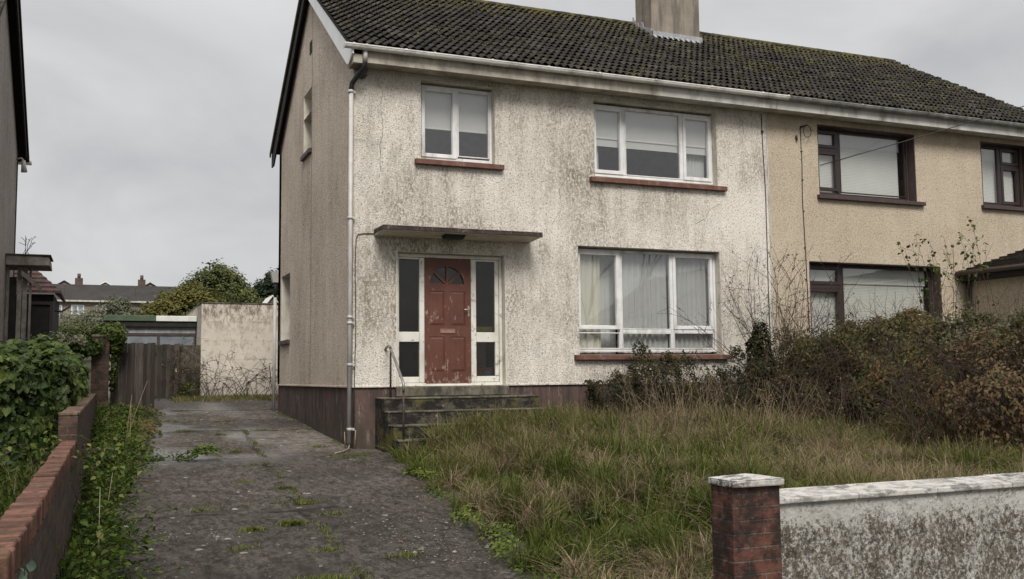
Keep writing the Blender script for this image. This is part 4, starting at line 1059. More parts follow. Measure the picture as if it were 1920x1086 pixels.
b = MB(); q_ = [(3.262, 4.69), (3.617, 4.69), (3.617, 4.94), (3.262, 4.94)]
b.hexa([(x, y, 1.013) for x, y in q_], [(x, y, 1.052) for x, y in q_])
b.add([(x, y, 1.0525) for x, y in q_] + [(3.44, 4.815, 1.078)], [(0, 1, 4), (1, 2, 4), (2, 3, 4), (3, 0, 4)])
b.build('cap', 'coping_paint', gp, .008, seg=2)

# ================================================================== LEFT BOUNDARY: brick wall, pillar, gates
lw = thing('brick_wall', 'low stepped red brick boundary wall along the left of the driveway', 'wall', (-.27, 9, .2))
wx = lambda y: -.245 + .0095 * (y - 3.3) if y < 9.2 else -.177 + .0041 * (y - 9.2)
def wseg(b, y0, y1, zt, zb, th):
    n_ = 6
    for i in range(n_):
        a_, c_ = y0 + (y1 - y0) * i / n_, y0 + (y1 - y0) * (i + 1) / n_
        b.hexa([(wx(a_) - th, a_, zb), (wx(a_), a_, zb), (wx(c_), c_, zb), (wx(c_) - th, c_, zb)], [(wx(a_) - th, a_, zt - .1025), (wx(a_), a_, zt - .1025), (wx(c_), c_, zt - .1025), (wx(c_) - th, c_, zt - .1025)])
def on_edge(b, y0, y1, zt, th):       # brick-on-edge capping, every brick slightly out of line
    y = y0
    while y < y1 - .03:
        e_ = min(y + .075, y1); j = random.uniform(-.004, .004); k = random.uniform(-.004, .004); dz = random.uniform(-.005, .004)
        b.hexa([(wx(y) - th + j, y + .002, zt - .102), (wx(y) + k, y + .002, zt - .102), (wx(y) + k, e_ - .003, zt - .102), (wx(y) - th + j, e_ - .003, zt - .102)],
               [(wx(y) - th + j, y + .002, zt + dz), (wx(y) + k, y + .002, zt + dz + random.uniform(-.002, .002)), (wx(y) + k, e_ - .003, zt + dz), (wx(y) - th + j, e_ - .003, zt + dz)], r=random.random()); y = e_
b = MB(); wseg(b, 3.3, 5.9, 1.135, -.1, .11); wseg(b, 5.9, 7.2, 1.148, 0, .11); wseg(b, 7.2, 9.15, 1.158, .1, .11)
b.build('lower_wall', 'old_brick', lw)
b = MB(); on_edge(b, 3.3, 5.9, 1.135, .112); on_edge(b, 5.9, 7.2, 1.148, .112); on_edge(b, 7.2, 9.148, 1.158, .112); b.build('capping', 'capping_brick', lw, .005)
b = MB(); wseg(b, 9.15, 22.4, 1.46, .1, .146); b.build('upper_wall', 'old_brick', lw)
b = MB(); on_edge(b, 9.152, 22.4, 1.385, .146); bb2 = b; bb2.v = [(x, y, z) for x, y, z in bb2.v]; 
for i_, (x, y, z) in enumerate(bb2.v):
    if z < 1.32: bb2.v[i_] = (x, y, 1.359)
bb2.build('capping', 'old_capping', lw, .004)
lp = thing('brick_pillar', 'tall weathered brick gatepost draped in climbers, left of the timber gates', 'pillar', (-.05, 22.8, 1))
b = MB(); b.box(-.235, .11, 22.55, 22.9, .6, 2.57); b.build('brick_shaft', 'old_brick', lp, .006)
b = MB(); b.hexa([(-.25, 22.53, 2.571), (.125, 22.53, 2.571), (.125, 22.92, 2.571), (-.25, 22.92, 2.571)], [(-.23, 22.55, 2.62), (.105, 22.55, 2.62), (.105, 22.9, 2.62), (-.23, 22.9, 2.62)]); b.build('cap', 'concrete_old', lp, .006)
def board_gate(name, label, p0, p1, zb, zt, n, group=None):
    p0, p1 = Vector(p0), Vector(p1); d = (p1 - p0); L = d.length; d.normalize(); nrm = Vector((d.y, -d.x, 0))
    t = thing(name, label, 'gate', (p0.x, p0.y, zb), group)
    wd = L / n; b = MB()
    for i in range(n):
        a = p0 + d * (i * wd + .004); c = p0 + d * ((i + 1) * wd - .004); off = nrm * (.008 * (i % 2)); dz = random.uniform(-.015, .015)
        q = [a + off, c + off, c + off - nrm * .02, a + off - nrm * .02]
        b.hexa([(v.x, v.y, zb + random.uniform(0, .03)) for v in q], [(v.x, v.y, zt + dz) for v in q], r=random.random())
    b.build('boards', 'fence_wood', t)
    for z_ in (zb + .3, zt - .3):
        b = MB(); q = [p0 - nrm * .02, p1 - nrm * .02, p1 - nrm * .07, p0 - nrm * .07]
        b.hexa([(v.x, v.y, z_) for v in q], [(v.x, v.y, z_ + .1) for v in q]); b.build('rail', 'fence_wood', t)
    return t
board_gate('timber_gate', 'dark vertical board gate leaf standing open beside the brick gatepost', (.15, 23.3, 0), (1.04, 22.88, 0), .98, 2.455, 11, 'driveway gates')
board_gate('timber_gate', 'greenish board gate leaf further back, hung on the red-brown post', (1.06, 26.2, 0), (1.66, 26.45, 0), 1.2, 2.54, 6, 'driveway gates')
b = MB(); b.box(1.66, 1.78, 26.42, 26.54, 1.0, 2.56); b.box(1.69, 1.73, 26.405, 26.419, 1.85, 1.93, 1)
tag(b.build('gate_post', ['far_brick', 'upvc'], origin=(1.72, 26.48, 1.1)), 'square red-brown gate post with a small pale catch', 'post')
pf = thing('concrete_panel', 'stained concrete fence panel overgrown with dry vines, left of the pale wall', 'fence', (2.0, 26.6, 1.1))
b = MB(); b.box(1.79, 2.14, 26.58, 26.63, 1.0, 2.53); b.box(2.15, 2.30, 26.575, 26.63, 1.0, 2.535); b.build('panel', 'concrete_old', pf, .006)
rw = thing('rear_garage', 'pale peach painted block outbuilding with black run-off stains at its top', 'outbuilding', (3.5, 29, 1.2))
b = MB(); b.box(2.31, 7.5, 26.5, 31.9, .9, 3.61); b.build('wall', 'rear_wall_paint', rw)
b = MB(); b.box(2.29, 7.52, 26.48, 31.95, 3.611, 3.64); b.build('roof', 'concrete_old', rw)
gg = thing('timber_garage', 'flat roofed garage with green and white fascia behind the timber gates', 'garage', (1.1, 29, 1.3))
gk = .8719; gX = lambda v: v * gk; gZ = lambda v: 1.65 + (v - 1.65) * gk
b = MB(); b.box(.02, gX(2.61), 28.0, 31.5, 1.0, gZ(3.40)); b.build('wall', 'weathered_wood', gg)
b = MB(); b.box(-.02, gX(1.45), 27.78, 31.7, gZ(3.43), gZ(3.61)); b.build('green_fascia', 'felt_green', gg, .01)
b = MB(); b.box(gX(1.452), 2.30, 27.78, 31.7, gZ(3.43), gZ(3.60)); b.build('white_fascia', 'shed_white', gg, .01)
b = MB(); b.box(.0, gX(2.63), 27.82, 27.99, gZ(3.27), gZ(3.428)); b.build('soffit_board', 'dark_timber', gg)
b = MB(); b.box(.09, gX(2.62), 27.92, 27.99, gZ(3.07), gZ(3.268)); b.build('lintel_beam', 'shed_timber', gg, .005)
b = MB(); ring(b, gX(.50), gX(2.62), 1.1, gZ(3.067), (.05, .04, .05, .06), 27.93, 27.99); b.box(gX(1.50), gX(1.58), 27.932, 27.988, 1.15, gZ(2.99)); b.build('door_frame', 'brown_paint', gg)
for x0, x1 in ((gX(.56), gX(1.498)), (gX(1.582), gX(2.57))):
    b = MB(); b.box(x0, x1, 27.95, 27.985, 1.15, gZ(2.995)); b.build('garage_door', 'shed_grey', gg)
sh = thing('gabled_shed', 'tiny pale gabled roof peeping over the pale outbuilding wall', 'shed', (4.6, 36, 1.8))
b = MB(); b.box(5.37, 5.77, 36.0, 37.5, 1.6, 4.30); b.prism([(5.37, 36.0, 4.30), (5.77, 36.0, 4.30), (5.57, 36.0, 4.56)], (0, 1.5, 0)); b.build('wall', 'weathered_wood', sh)
b = MB()
for s_ in (-1, 1): b.prism([(5.57, 35.9, 4.60), (5.57 + s_ * .27, 35.9, 4.25), (5.57 + s_ * .27, 35.9, 4.29), (5.57, 35.9, 4.65)], (0, 1.7, 0))
b.build('roof', 'shed_white', sh)

# ================================================================== LEFT NEIGHBOUR HOUSE
lh = thing('gabled_house', 'grey roughcast gable wall of the house at the left edge', 'house', (-1.75, 18, .6))
LX = -1.72
b = MB(); lgz = lambda y: (6.42 + .649 * (y - 14.9) if y < 18.55 else 6.42 + .649 * (37.1 - y - 14.9)) - .14
b.prism([(LX, 15, .3), (LX, 22.15, .3), (LX, 22.15, lgz(22.15)), (LX, 18.55, lgz(18.55)), (LX, 15, lgz(15))], (-7.5, 0, 0))
b.build('wall', 'grey_roughcast', lh)
b = MB()
for f_ in (1, 0):
    g = lambda y: y if f_ else 37.1 - y
    p = [(LX + .20, g(14.6), lgz(14.6) + .18), (LX + .20, g(18.55), lgz(18.55) + .18), (LX + .20, g(18.55), lgz(18.55) + .08), (LX + .20, g(14.6), lgz(14.6) + .08)]
    b.prism(p, (-7.9, 0, 0))
b.build('roof', 'tiles', lh)
b = MB(); b.prism([(LX + .17, 22.46, lgz(14.64) + .09), (LX + .17, 18.55, lgz(18.55) + .10), (LX + .17, 18.55, lgz(18.55) - .16), (LX + .17, 22.15, lgz(15) - .10), (LX + .17, 22.46, lgz(15) - .10)][::-1], (-.03, 0, 0)); b.build('bargeboard', 'dark_timber', lh)
b = MB(); b.prism([(LX + .139, 22.4, lgz(15) + .02), (LX + .139, 18.55, lgz(18.55) + .06), (LX + .139, 18.55, lgz(18.55) + .02), (LX + .139, 22.4, lgz(15) - .08)][::-1], (-.139, 0, 0)); b.build('soffit', 'dark_timber', lh)
b = MB(); b.tube([(LX + .24, 22.53, lgz(14.6) + .10), (LX - 7, 22.53, lgz(14.6) + .10)], .055, 10); b.build('gutter', 'gutter_white', lh)
b = MB(); b.tube([(LX, 21.9, 6.12), (LX + .10, 21.9, 6.14), (LX + .14, 21.9, 6.08)], .018, 8); b.tube([(LX + .13, 21.9, 6.10), (LX + .15, 21.92, 5.86)], [.035, .06], 10); b.build('wall_lamp', 'pipe_grey', lh)
b = MB(); b.tube([(LX + .015, 22.05, 6.1), (LX + .015, 22.05, 4.3), (LX + .015, 22.03, 2.2)], .012, 5); b.build('cable', 'cable', lh)
# timber door hood and screen on that wall
b = MB(); b.hexa([(LX, 20.3, 3.80), (-.97, 20.3, 3.80), (-.97, 21.3, 3.80), (LX, 21.3, 3.80)], [(LX, 20.3, 3.99), (-.99, 20.3, 3.975), (-.99, 21.3, 3.975), (LX, 21.3, 3.99)])
hd = b.build('door_hood', 'weathered_wood', lh, .01)
b = MB(); b.box(LX, -.955, 20.27, 21.33, 3.992, 4.01); b.build('hood_felt', 'concrete_old', hd)
b = MB()
for x0, x1 in ((-1.715, -1.665), (-1.53, -1.45), (-1.44, -1.36), (-1.33, -1.29)):
    b.box(x0, x1, 20.5 + (x0 + 1.7) * .3, 20.56 + (x0 + 1.7) * .3, .9, 3.797)
b.box(-1.66, -1.54, 20.56, 20.58, .9, 3.6, 1)
b.hexa([(-1.45, 20.35, 3.62), (-1.12, 20.7, 3.34), (-1.12, 20.76, 3.34), (-1.45, 20.41, 3.62)], [(-1.45, 20.35, 3.72), (-1.12, 20.7, 3.44), (-1.12, 20.76, 3.44), (-1.45, 20.41, 3.72)])
b.build('porch_screen', ['weathered_wood', 'dark_timber'], lh, .004)
ob_ = thing('outhouse', 'small dark boarded outhouse with a dull red tiled roof, behind the door hood', 'outbuilding', (-1.6, 25, 1))
b = MB(); b.box(-4.5, -1.05, 24.0, 27, .8, 3.56); b.build('wall', 'dark_timber', ob_)
b = MB(); ring(b, -1.66, -1.05, 1.3, 3.40, .07, 23.95, 23.998); b.build('door_frame', 'brown_upvc', ob_)
rt = MB()
for i in range(9):   # hipped roof courses stepping up to the left
    t0, t1 = i / 9, (i + 1.2) / 9
    def pt(t, y_): return (-.90 - .95 * t, y_, 3.60 + .95 * t)
    e0_, e1_ = pt(t0, 0), pt(min(t1, 1.05), 0)
    ya, yb_ = 23.8 + 1.2 * t0, 27.2 - 1.2 * t0; yc_, yd_ = 23.8 + 1.2 * t1, 27.2 - 1.2 * t1
    rt.hexa([(e0_[0], ya, e0_[2] - .02), (e0_[0], yb_, e0_[2] - .02), (e1_[0], yd_, e1_[2] - .05), (e1_[0], yc_, e1_[2] - .05)][::-1], [(e0_[0], ya, e0_[2] + .035), (e0_[0], yb_, e0_[2] + .035), (e1_[0], yd_, e1_[2] - .01), (e1_[0], yc_, e1_[2] - .01)][::-1])
    rt.hexa([(-6, ya, e0_[2] - .02), (e0_[0], ya, e0_[2] - .02), (e1_[0], yc_, e1_[2] - .05), (-6, yc_, e1_[2] - .05)], [(-6, ya, e0_[2] + .035), (e0_[0], ya, e0_[2] + .035), (e1_[0], yc_, e1_[2] - .01), (-6, yc_, e1_[2] - .01)])
rt.build('roof', 'red_tile', ob_)
b = MB(); b.tube([(-1.02, 24.02, 3.2), (-.9, 24.05, 3.18), (-.72, 24.1, 3.3)], .02, 6); b.build('branch_bracket', 'dark_timber', ob_)

# ================================================================== FAR TERRACE
def far_house(i, x0, x1, label, chim, wins, dy=0, name='terraced_house', yd=110, ze=9.80, zr=11.75, gab=False):
    g0 = H(0, yd) - .5
    t = thing(name, label, 'house', ((x0 + x1) / 2, yd + 4, float(g0)), 'terraced houses on the hill')
    b = MB(); b.box(x0, x1, yd, yd + 8, g0, ze); b.build('wall', 'far_wall', t)
    b = MB()
    for s_ in (0, 1):
        ya, yb = (yd - .4, yd + 4) if not s_ else (yd + 8.4, yd + 4)
        b.hexa([(x0, ya, ze - .1), (x1, ya, ze - .1), (x1, yb, zr - .1), (x0, yb, zr - .1)][::(1 if not s_ else -1)], [(x0, ya, ze + .1), (x1, ya, ze + .1), (x1, yb, zr + .1), (x0, yb, zr + .1)][::(1 if not s_ else -1)])
    ro = b.build('roof', 'far_roof', t)
    b = MB(); b.box(x0, x1, yd - .5, yd - .4, ze - .12, ze + .06); b.build('gutter', 'fascia_clean', t)
    for c in chim:
        b = MB(); b.box(c - .38, c + .38, yd + 3.6, yd + 4.4, zr - .4, zr + .75); b.tube([(c, yd + 4, zr + .75), (c, yd + 4, zr + 1.25)], .17, 8); b.build('chimney', 'far_brick', ro)
    for (a, b_, c, d) in wins:
        f = MB(); ring(f, a, b_, c, d, .09, yd - .06, yd - .01); f.box((a + b_) / 2 - .05, (a + b_) / 2 + .05, yd - .058, yd - .012, c + .09, d - .09); wn = f.build('window', 'far_white', t)
        pane(a + .09, b_ - .09, c + .09, d - .09, yd - .04, wn, 'far_pane')
    return t
plain('far_pane', (.28, .32, .36), .15, .2, 2, 0, .8)
far_house(0, -14, -3.9, 'far terraced house mostly hidden by the dark outhouse, furthest left of the row', [], [(-4.9, -4.0, 8.3, 9.35)])
far_house(1, -3.88, 3.0, 'far terraced house with one chimney directly over its white window', [-2.6], [(-3.15, -1.95, 8.35, 9.4), (-.3, .7, 8.35, 9.4)])
far_house(2, 3.02, 9.4, 'far terraced house with a dish above its window, right of the single chimney', [1.25 + 2.4], [(3.9, 5.0, 8.3, 9.35), (6.2, 7.1, 8.3, 9.35)])
far_house(3, 9.42, 16.5, 'far terraced house behind the bushy tree, furthest right of the row', [10.6], [(11, 12, 8.3, 9.3)])
for gx, lb in ((.0, 'pale gable peak just above the terrace ridge, left of the others'), (3.9 + 1.6, 'brown gable peak above the terrace ridge, right of the second chimney'), (-4.9, 'low dark gable peak at the left end of the terrace ridge')):
    t = thing('gabled_house', lb, 'house', (gx, 140, 6)); b = MB(); b.box(gx - 2, gx + 2, 139, 147, 6, 13.2); b.prism([(gx - 2, 139, 13.2), (gx + 2, 139, 13.2), (gx, 139, 14.4)], (0, 8, 0)); b.build('wall', 'far_wall', t)
    b = MB()
    for s_ in (-1, 1): b.prism([(gx, 138.8, 14.45), (gx + 2.3 * s_, 138.8, 13.05), (gx + 2.3 * s_, 138.8, 13.15), (gx, 138.8, 14.58)], (0, 8.4, 0))
    b.build('roof', 'far_white' if gx == 0 else 'far_roof', t)

# ================================================================== VEGETATION
def nrmz(a): return a / np.maximum(np.linalg.norm(a, axis=-1, keepdims=True), 1e-9)
def vnoise(P, f, seed=0):
    """cheap smooth pseudo noise in numpy, about -1..1"""
    r_ = np.random.default_rng(seed); o = np.zeros(len(P))
    for k in range(5):
        d = r_.normal(size=3); d /= np.linalg.norm(d); o += np.sin(P @ d * f * (1 + .45 * k) + r_.random() * 6.28)
    return o / 2.6
class Veg:
    def __init__(s): s.V = []; s.Q = []; s.R = []; s.n = 0
    def push(s, V, Q, R): s.V.append(V); s.Q.append(Q + s.n); s.R.append(R); s.n += len(V)
    def leaves(s, P, N, size, rnd, droop=.3, width=.55, fold=.25, T=None, seed=1):
        """heart-ish leaf of two quads, folded along the rib. P attachment, N facing"""
        r_ = np.random.default_rng(seed + len(P)); n = len(P)
        N = nrmz(N + r_.normal(0, .35, (n, 3)))
        if T is None: T = r_.normal(size=(n, 3)); T[:, 2] -= droop * 2
        T = nrmz(T - N * np.sum(T * N, -1, keepdims=True)); B = np.cross(N, T)
        L = (np.ones(n) * size * r_.uniform(.6, 1.25, n))[:, None]; W = L * width
        a = P; m = P + T * L * .45 - N * L * fold * .15; t = P + T * L - N * L * droop * .25
        l = P + T * L * .38 + B * W * .5 + N * L * fold * .4; r = P + T * L * .38 - B * W * .5 + N * L * fold * .4
        l2 = P + T * L * .72 + B * W * .32 + N * L * fold * .25; r2 = P + T * L * .72 - B * W * .32 + N * L * fold * .25
        V = np.stack([a, m, t, l, r, l2, r2], 1).reshape(-1, 3); b = np.arange(n)[:, None] * 7
        Q = np.concatenate([b + np.array([[0, 1, 5, 3]]), b + np.array([[1, 2, 2, 5]]) , b + np.array([[0, 4, 6, 1]]), b + np.array([[1, 6, 2, 2]])], 0)
        # avoid degenerate quads: use tip twice only as triangles
        q1 = np.concatenate([b + np.array([[0, 1, 5, 3]]), b + np.array([[0, 4, 6, 1]])], 0)
        t1 = np.concatenate([b + np.array([[1, 2, 5]]), b + np.array([[1, 6, 2]])], 0)
        s.push(V, np.zeros((0, 4), int), np.zeros(0)); s.n -= 0
        off = s.n - len(V)
        s.Q.append(q1 + off); s.R.append(np.tile(rnd, 2)); s.T.append(t1 + off); s.TR.append(np.tile(rnd, 2))
    T = None
    def simple(s, P, N, size, rnd, width=.6, seed=2, droop=.2):
        """one folded quad per leaf"""
        r_ = np.random.default_rng(seed + len(P)); n = len(P)
        N = nrmz(N + r_.normal(0, .5, (n, 3))); T = r_.normal(size=(n, 3)); T[:, 2] -= droop
        T = nrmz(T - N * np.sum(T * N, -1, keepdims=True)); B = np.cross(N, T)
        L = (size * r_.uniform(.6, 1.3, n))[:, None]
        V = np.stack([P, P + T * L * .5 + B * L * width * .5 + N * L * .1, P + T * L, P + T * L * .5 - B * L * width * .5 + N * L * .1], 1).reshape(-1, 3)
        s.push(V, np.arange(n * 4).reshape(n, 4), rnd)
    def twigs(s, A, B, ra, rb, rnd=None):
        n = len(A); D = nrmz(B - A); ref = np.where(np.abs(D[:, 2:3]) > .9, np.array([[1., 0, 0]]), np.array([[0., 0, 1]]))
        U = nrmz(np.cross(D, ref)); W = np.cross(D, U); V = []
        ra = np.ones(n) * ra; rb = np.ones(n) * rb
        for Pp, r in ((A, ra), (B, rb)):
            for k in range(3):
                a = 2 * np.pi * k / 3; V.append(Pp + (U * math.cos(a) + W * math.sin(a)) * r[:, None])
        V = np.stack(V, 1).reshape(-1, 3); b = np.arange(n)[:, None] * 6
        Q = np.concatenate([b + np.array([[0, 1, 4, 3]]), b + np.array([[1, 2, 5, 4]]), b + np.array([[2, 0, 3, 5]])], 0)
        s.push(V, Q, np.tile(np.random.random(n) if rnd is None else rnd, 3))
    def build(s, name, mat, parent=None, origin=None):
        V = np.concatenate(s.V); Q = np.concatenate(s.Q) if s.Q else None
        T = np.concatenate(s.T) if s.T else None
        R = np.concatenate(s.R + s.TR)
        return np_obj(name, V, Q, T, mat, parent, R, origin)
_oi = Veg.__init__
def _ni(s): _oi(s); s.T = []; s.TR = []
Veg.__init__ = _ni
def V3(*a): return np.array(a, float)

def grow(base, dirs, length, seg, r0, seed, wig=.25, grav=-.0, branch=0, blen=.5, up=.0, spread=.7):
    """polylines: returns (A,B,ra,rb, nodes, nodedirs). base,dirs (n,3)"""
    r_ = np.random.default_rng(seed); A = []; B = []; RA = []; RB = []; nodes = []; nd = []
    P = base.copy(); D = nrmz(dirs.copy()); n = len(P); Ls = np.ones(n) * length; R = np.ones(n) * r0
    for k in range(seg):
        D = nrmz(D + r_.normal(0, wig, D.shape) * .5 + np.array([0, 0, grav * (k + 1) / seg + up]))
        Q_ = P + D * (Ls / seg)[:, None]; f0, f1 = 1 - k / seg * .75, 1 - (k + 1) / seg * .75
        A.append(P); B.append(Q_); RA.append(R * f0); RB.append(R * f1); nodes.append(Q_); nd.append(D.copy())
        if branch and k >= seg * .25:
            m = r_.random(n) < branch
            if m.any():
                bd = nrmz(D[m] + r_.normal(0, spread, (m.sum(), 3))); sub = grow(Q_[m], bd, blen * length * (1 - k / seg * .5), max(2, seg // 2), r0 * .5, seed + 31 * k + 1, wig, grav, branch * .45 if branch > .3 else 0, blen, up, spread)
                for lst, x in zip((A, B, RA, RB, nodes, nd), sub): lst.append(x)
        P = Q_
    return tuple(np.concatenate(x) for x in (A, B, RA, RB, nodes, nd))

# ---- lawn of rank grass
def in_lawn(x, y):
    e = np.interp(y, [5.0, 6.9, 9.6, 12.7, 14.0, 15], [2.75, 3.02, 3.40, 3.80, 4.05, 4.2]) + .09 * np.sin(y * 5.1) + .06 * np.sin(y * 11.7 + 1)
    ok = (x > e) & (y < 14.95) & (y > 5.02)
    ok &= ~((x > 3.85) & (x < 6.42) & (y > 13.72))
    return ok
def blades(V, P, h, w, lean, rnd, seed, curl=.5):
    r_ = np.random.default_rng(seed); n = len(P); az = vnoise(P, 5.1, 61) * 3.2 + vnoise(P, 14, 62) * 2.2 + r_.normal(0, 1.3, n)
    d = np.stack([np.cos(az), np.sin(az), np.zeros(n)], -1) * lean[:, None]
    face = np.stack([-np.sin(az + r_.normal(0, .5, n)), np.cos(az), np.zeros(n)], -1) * (w * .5)[:, None]
    rows = []
    for t, ww in ((0, 1), (.45, .85), (.8, .55), (1, .08)):
        c = P + d * (h * t ** 1.8)[:, None] + np.stack([np.zeros(n), np.zeros(n), h * (t - curl * lean * t * t * .55)], -1)
        rows += [c - face * ww, c + face * ww]
    Vv = np.stack(rows, 1).reshape(-1, 3); b = np.arange(n)[:, None] * 8
    Q = np.concatenate([b + np.array([[2 * k, 2 * k + 1, 2 * k + 3, 2 * k + 2]]) for k in range(3)], 0)
    V.push(Vv, Q, np.tile(rnd, 3))
def make_lawn():
    r_ = np.random.default_rng(11)
    V = Veg(); S_ = Veg()
    n = 300000
    x = r_.uniform(2.6, 13.2, n); y = 5.0 + 10 * r_.random(n) ** 1.15
    # only what the front wall does not hide entirely, plus margin
    m = in_lawn(x, y); x, y = x[m], y[m]
    P = np.stack([x, y, H(x, y) - .03], -1)
    c1 = vnoise(P, 1.3, 3); c2 = vnoise(P, 4.5, 4); c3 = vnoise(P, 9, 8)
    keep = r_.random(len(P)) < np.clip(.75 + .4 * c2, .2, 1); P, c1, c2, c3 = P[keep], c1[keep], c2[keep], c3[keep]
    n = len(P)
    back = sstep(10, 14.5, P[:, 1])
    near_steps = sstep(12.0, 13.3, P[:, 1]) * (1 - sstep(6.6, 7.6, P[:, 0])) * sstep(4.3, 5.0, P[:, 0])
    h = (.17 + .12 * c2 + .10 * c3 + .08 * back + .14 * near_steps) * r_.uniform(.45, 1.5, n); h = np.clip(h, .04, .6)
    lean = np.abs(r_.normal(.75, .45, n))
    dry = sstep(-.35, .75, c1 * .8 + c3 * .45 + .45 * back + .28 * sstep(5.5, 9, P[:, 0]) - .34 - .25 * (1 - sstep(5.5, 7.5, P[:, 0])) + r_.normal(0, .22, n))
    c4 = vnoise(P, 17, 19); rnd = np.clip(r_.uniform(0, .45, n) + .12 * c4 + .08 + dry * .55 * r_.random(n) ** .5, 0, 1)
    blades(V, P, h, r_.uniform(.0045, .0115, n) * (1 + .03 * P[:, 1]), lean, rnd, 5)
    g = tag(V.build('lawn_grass', 'blade'), 'rank green and straw coloured grass filling the front garden', 'grass', kind='stuff')
    # tussocks of bleached grass
    nt_ = 900; tx = r_.uniform(3.0, 12.5, nt_); ty = r_.uniform(5.3, 14.9, nt_); m = in_lawn(tx - .1, ty); tx, ty = tx[m], ty[m]
    cc = vnoise(np.stack([tx, ty, 0 * tx], -1), 1.2, 3); m = (r_.random(len(tx)) < .40 + .6 * cc + .30 * sstep(11, 14, ty)); tx, ty = tx[m], ty[m]
    k = 150; cx = np.repeat(tx, k) + r_.normal(0, .07, len(tx) * k); cy = np.repeat(ty, k) + r_.normal(0, .07, len(tx) * k); n = len(cx)
    size = np.repeat(r_.uniform(.2, .46, len(tx)) * (1 + .35 * sstep(11.5, 14.5, ty)), k)
    P = np.stack([cx, cy, H(cx, cy) - .02], -1)
    blades(S_, P, size * r_.uniform(.5, 1.15, n), r_.uniform(.004, .009, n), np.abs(r_.normal(.95, .4, n)), np.clip(r_.normal(.45, .25, n), 0, 1), 9, .7)
    n = 11000; x = r_.uniform(3.0, 12, n); y = 5.2 + 9.5 * r_.random(n); m = in_lawn(x, y); x, y = x[m], y[m]; P = np.stack([x, y, H(x, y) + .06 + .10 * r_.random(len(x))], -1); c5 = vnoise(P, 2.3, 44); m = r_.random(len(P)) < np.clip(.35 + .7 * c5, 0, 1); P = P[m]; n = len(P)
    D = nrmz(np.stack([r_.normal(0, 1, n), r_.normal(0, 1, n), r_.normal(.25, .35, n)], -1)); g3 = grow(P, D, .30, 4, .0028, 77, .45, -.25)
    S_.twigs(g3[0], g3[1], np.maximum(g3[2], .0016), np.maximum(g3[3], .0013), np.clip(r_.normal(.5, .22, len(g3[0])), 0, 1))
    # tall dead seed stalks
    n = 3600; x = r_.uniform(4.2, 12.6, n); y = 5.4 + 9.4 * r_.random(n) ** .55; m = in_lawn(x, y) & (r_.random(n) < .25 + .75 * sstep(9.5, 13.5, y) * sstep(4.5, 8.5, x)); x, y = x[m], y[m]; n = len(x)
    P = np.stack([x, y, H(x, y)], -1); D = np.stack([r_.normal(0, .32, n), r_.normal(0, .32, n), np.ones(n)], -1)
    A, B, ra, rb, N_, D_ = grow(P, D, .5, 5, .0036, 5, .3, -.12, .15, .35)
    t2 = (y > 10.8) & (x > 7.6) & (r_.random(n) < np.clip(.3 + .6 * vnoise(P, 2.1, 97), 0, 1)); g2 = grow(P[t2], D[t2] * V3(.7, .7, 1), .95, 7, .005, 6, .22, -.10, .12, .25)
    S_.twigs(g2[0], g2[1], np.maximum(g2[2], .0022), np.maximum(g2[3], .002), r_.random(len(g2[0])) * .6 + .3)
    i2 = r_.choice(len(g2[4]), 1600); S_.simple(g2[4][i2], r_.normal(size=(1600, 3)), .035, r_.random(1600), .3)
    S_.twigs(A, B, np.maximum(ra, .0014), np.maximum(rb, .0012), r_.random(len(A)) * .8 + .1)
    m = D_[:, 2] > .3
    idx = r_.choice(len(N_), 5200); S_.simple(N_[idx] + r_.normal(0, .008, (5200, 3)), r_.normal(size=(5200, 3)), .022, r_.random(5200), .35)
    tag(S_.build('dry_grass', 'straw'), 'bleached tussocks and dead stalks standing in the front lawn', 'grass', kind='stuff')
make_lawn_later = True

def mound(name, label, cat, boxfn, n, mat, size, thin=.25, twig=None, twigmat='twig_brown', kind=None, origin=(0, 0, 0), seed=3, shape='leaves', width=.6, clump=.5, cf=2.4, rbias=0, group=None, disp=.07):
    """boxfn(r,n)-> P (n,3), outward normals (n,3), depth 0..1 (0 = surface)"""
    r_ = np.random.default_rng(seed)
    P, N, dep = boxfn(r_, n)
    c = vnoise(P, cf, seed) ; c2 = vnoise(P, cf * 2.7, seed + 1)
    keep = r_.random(len(P)) < np.clip(1 - clump + clump * (c * .9 + c2 * .8 + .6), .06, 1)
    P, N, c, c2 = P[keep], N[keep], c[keep], c2[keep]
    P = P + nrmz(N) * (c * disp + c2 * disp * .7)[:, None]
    V = Veg(); rnd = np.clip(.45 + .22 * c + .15 * c2 + r_.normal(0, .22, len(P)) + rbias, 0, 1)
    if shape == 'leaves': V.leaves(P, N, size, rnd, .5, width, seed=seed)
    else: V.simple(P, N, size, rnd, width, seed)
    if kind == 'stuff':
        o = V.build(name, mat, origin=origin); return tag(o, label, cat, group, kind)
    t = thing(name, label, cat, origin, group)
    V.build('foliage', mat, t)
    if twig is not None:
        W = Veg()
        for (A, B, ra, rb, *_rest) in twig: W.twigs(A, B, np.maximum(ra, .002), np.maximum(rb, .0015))
        W.build('stems', twigmat, t)
    return t

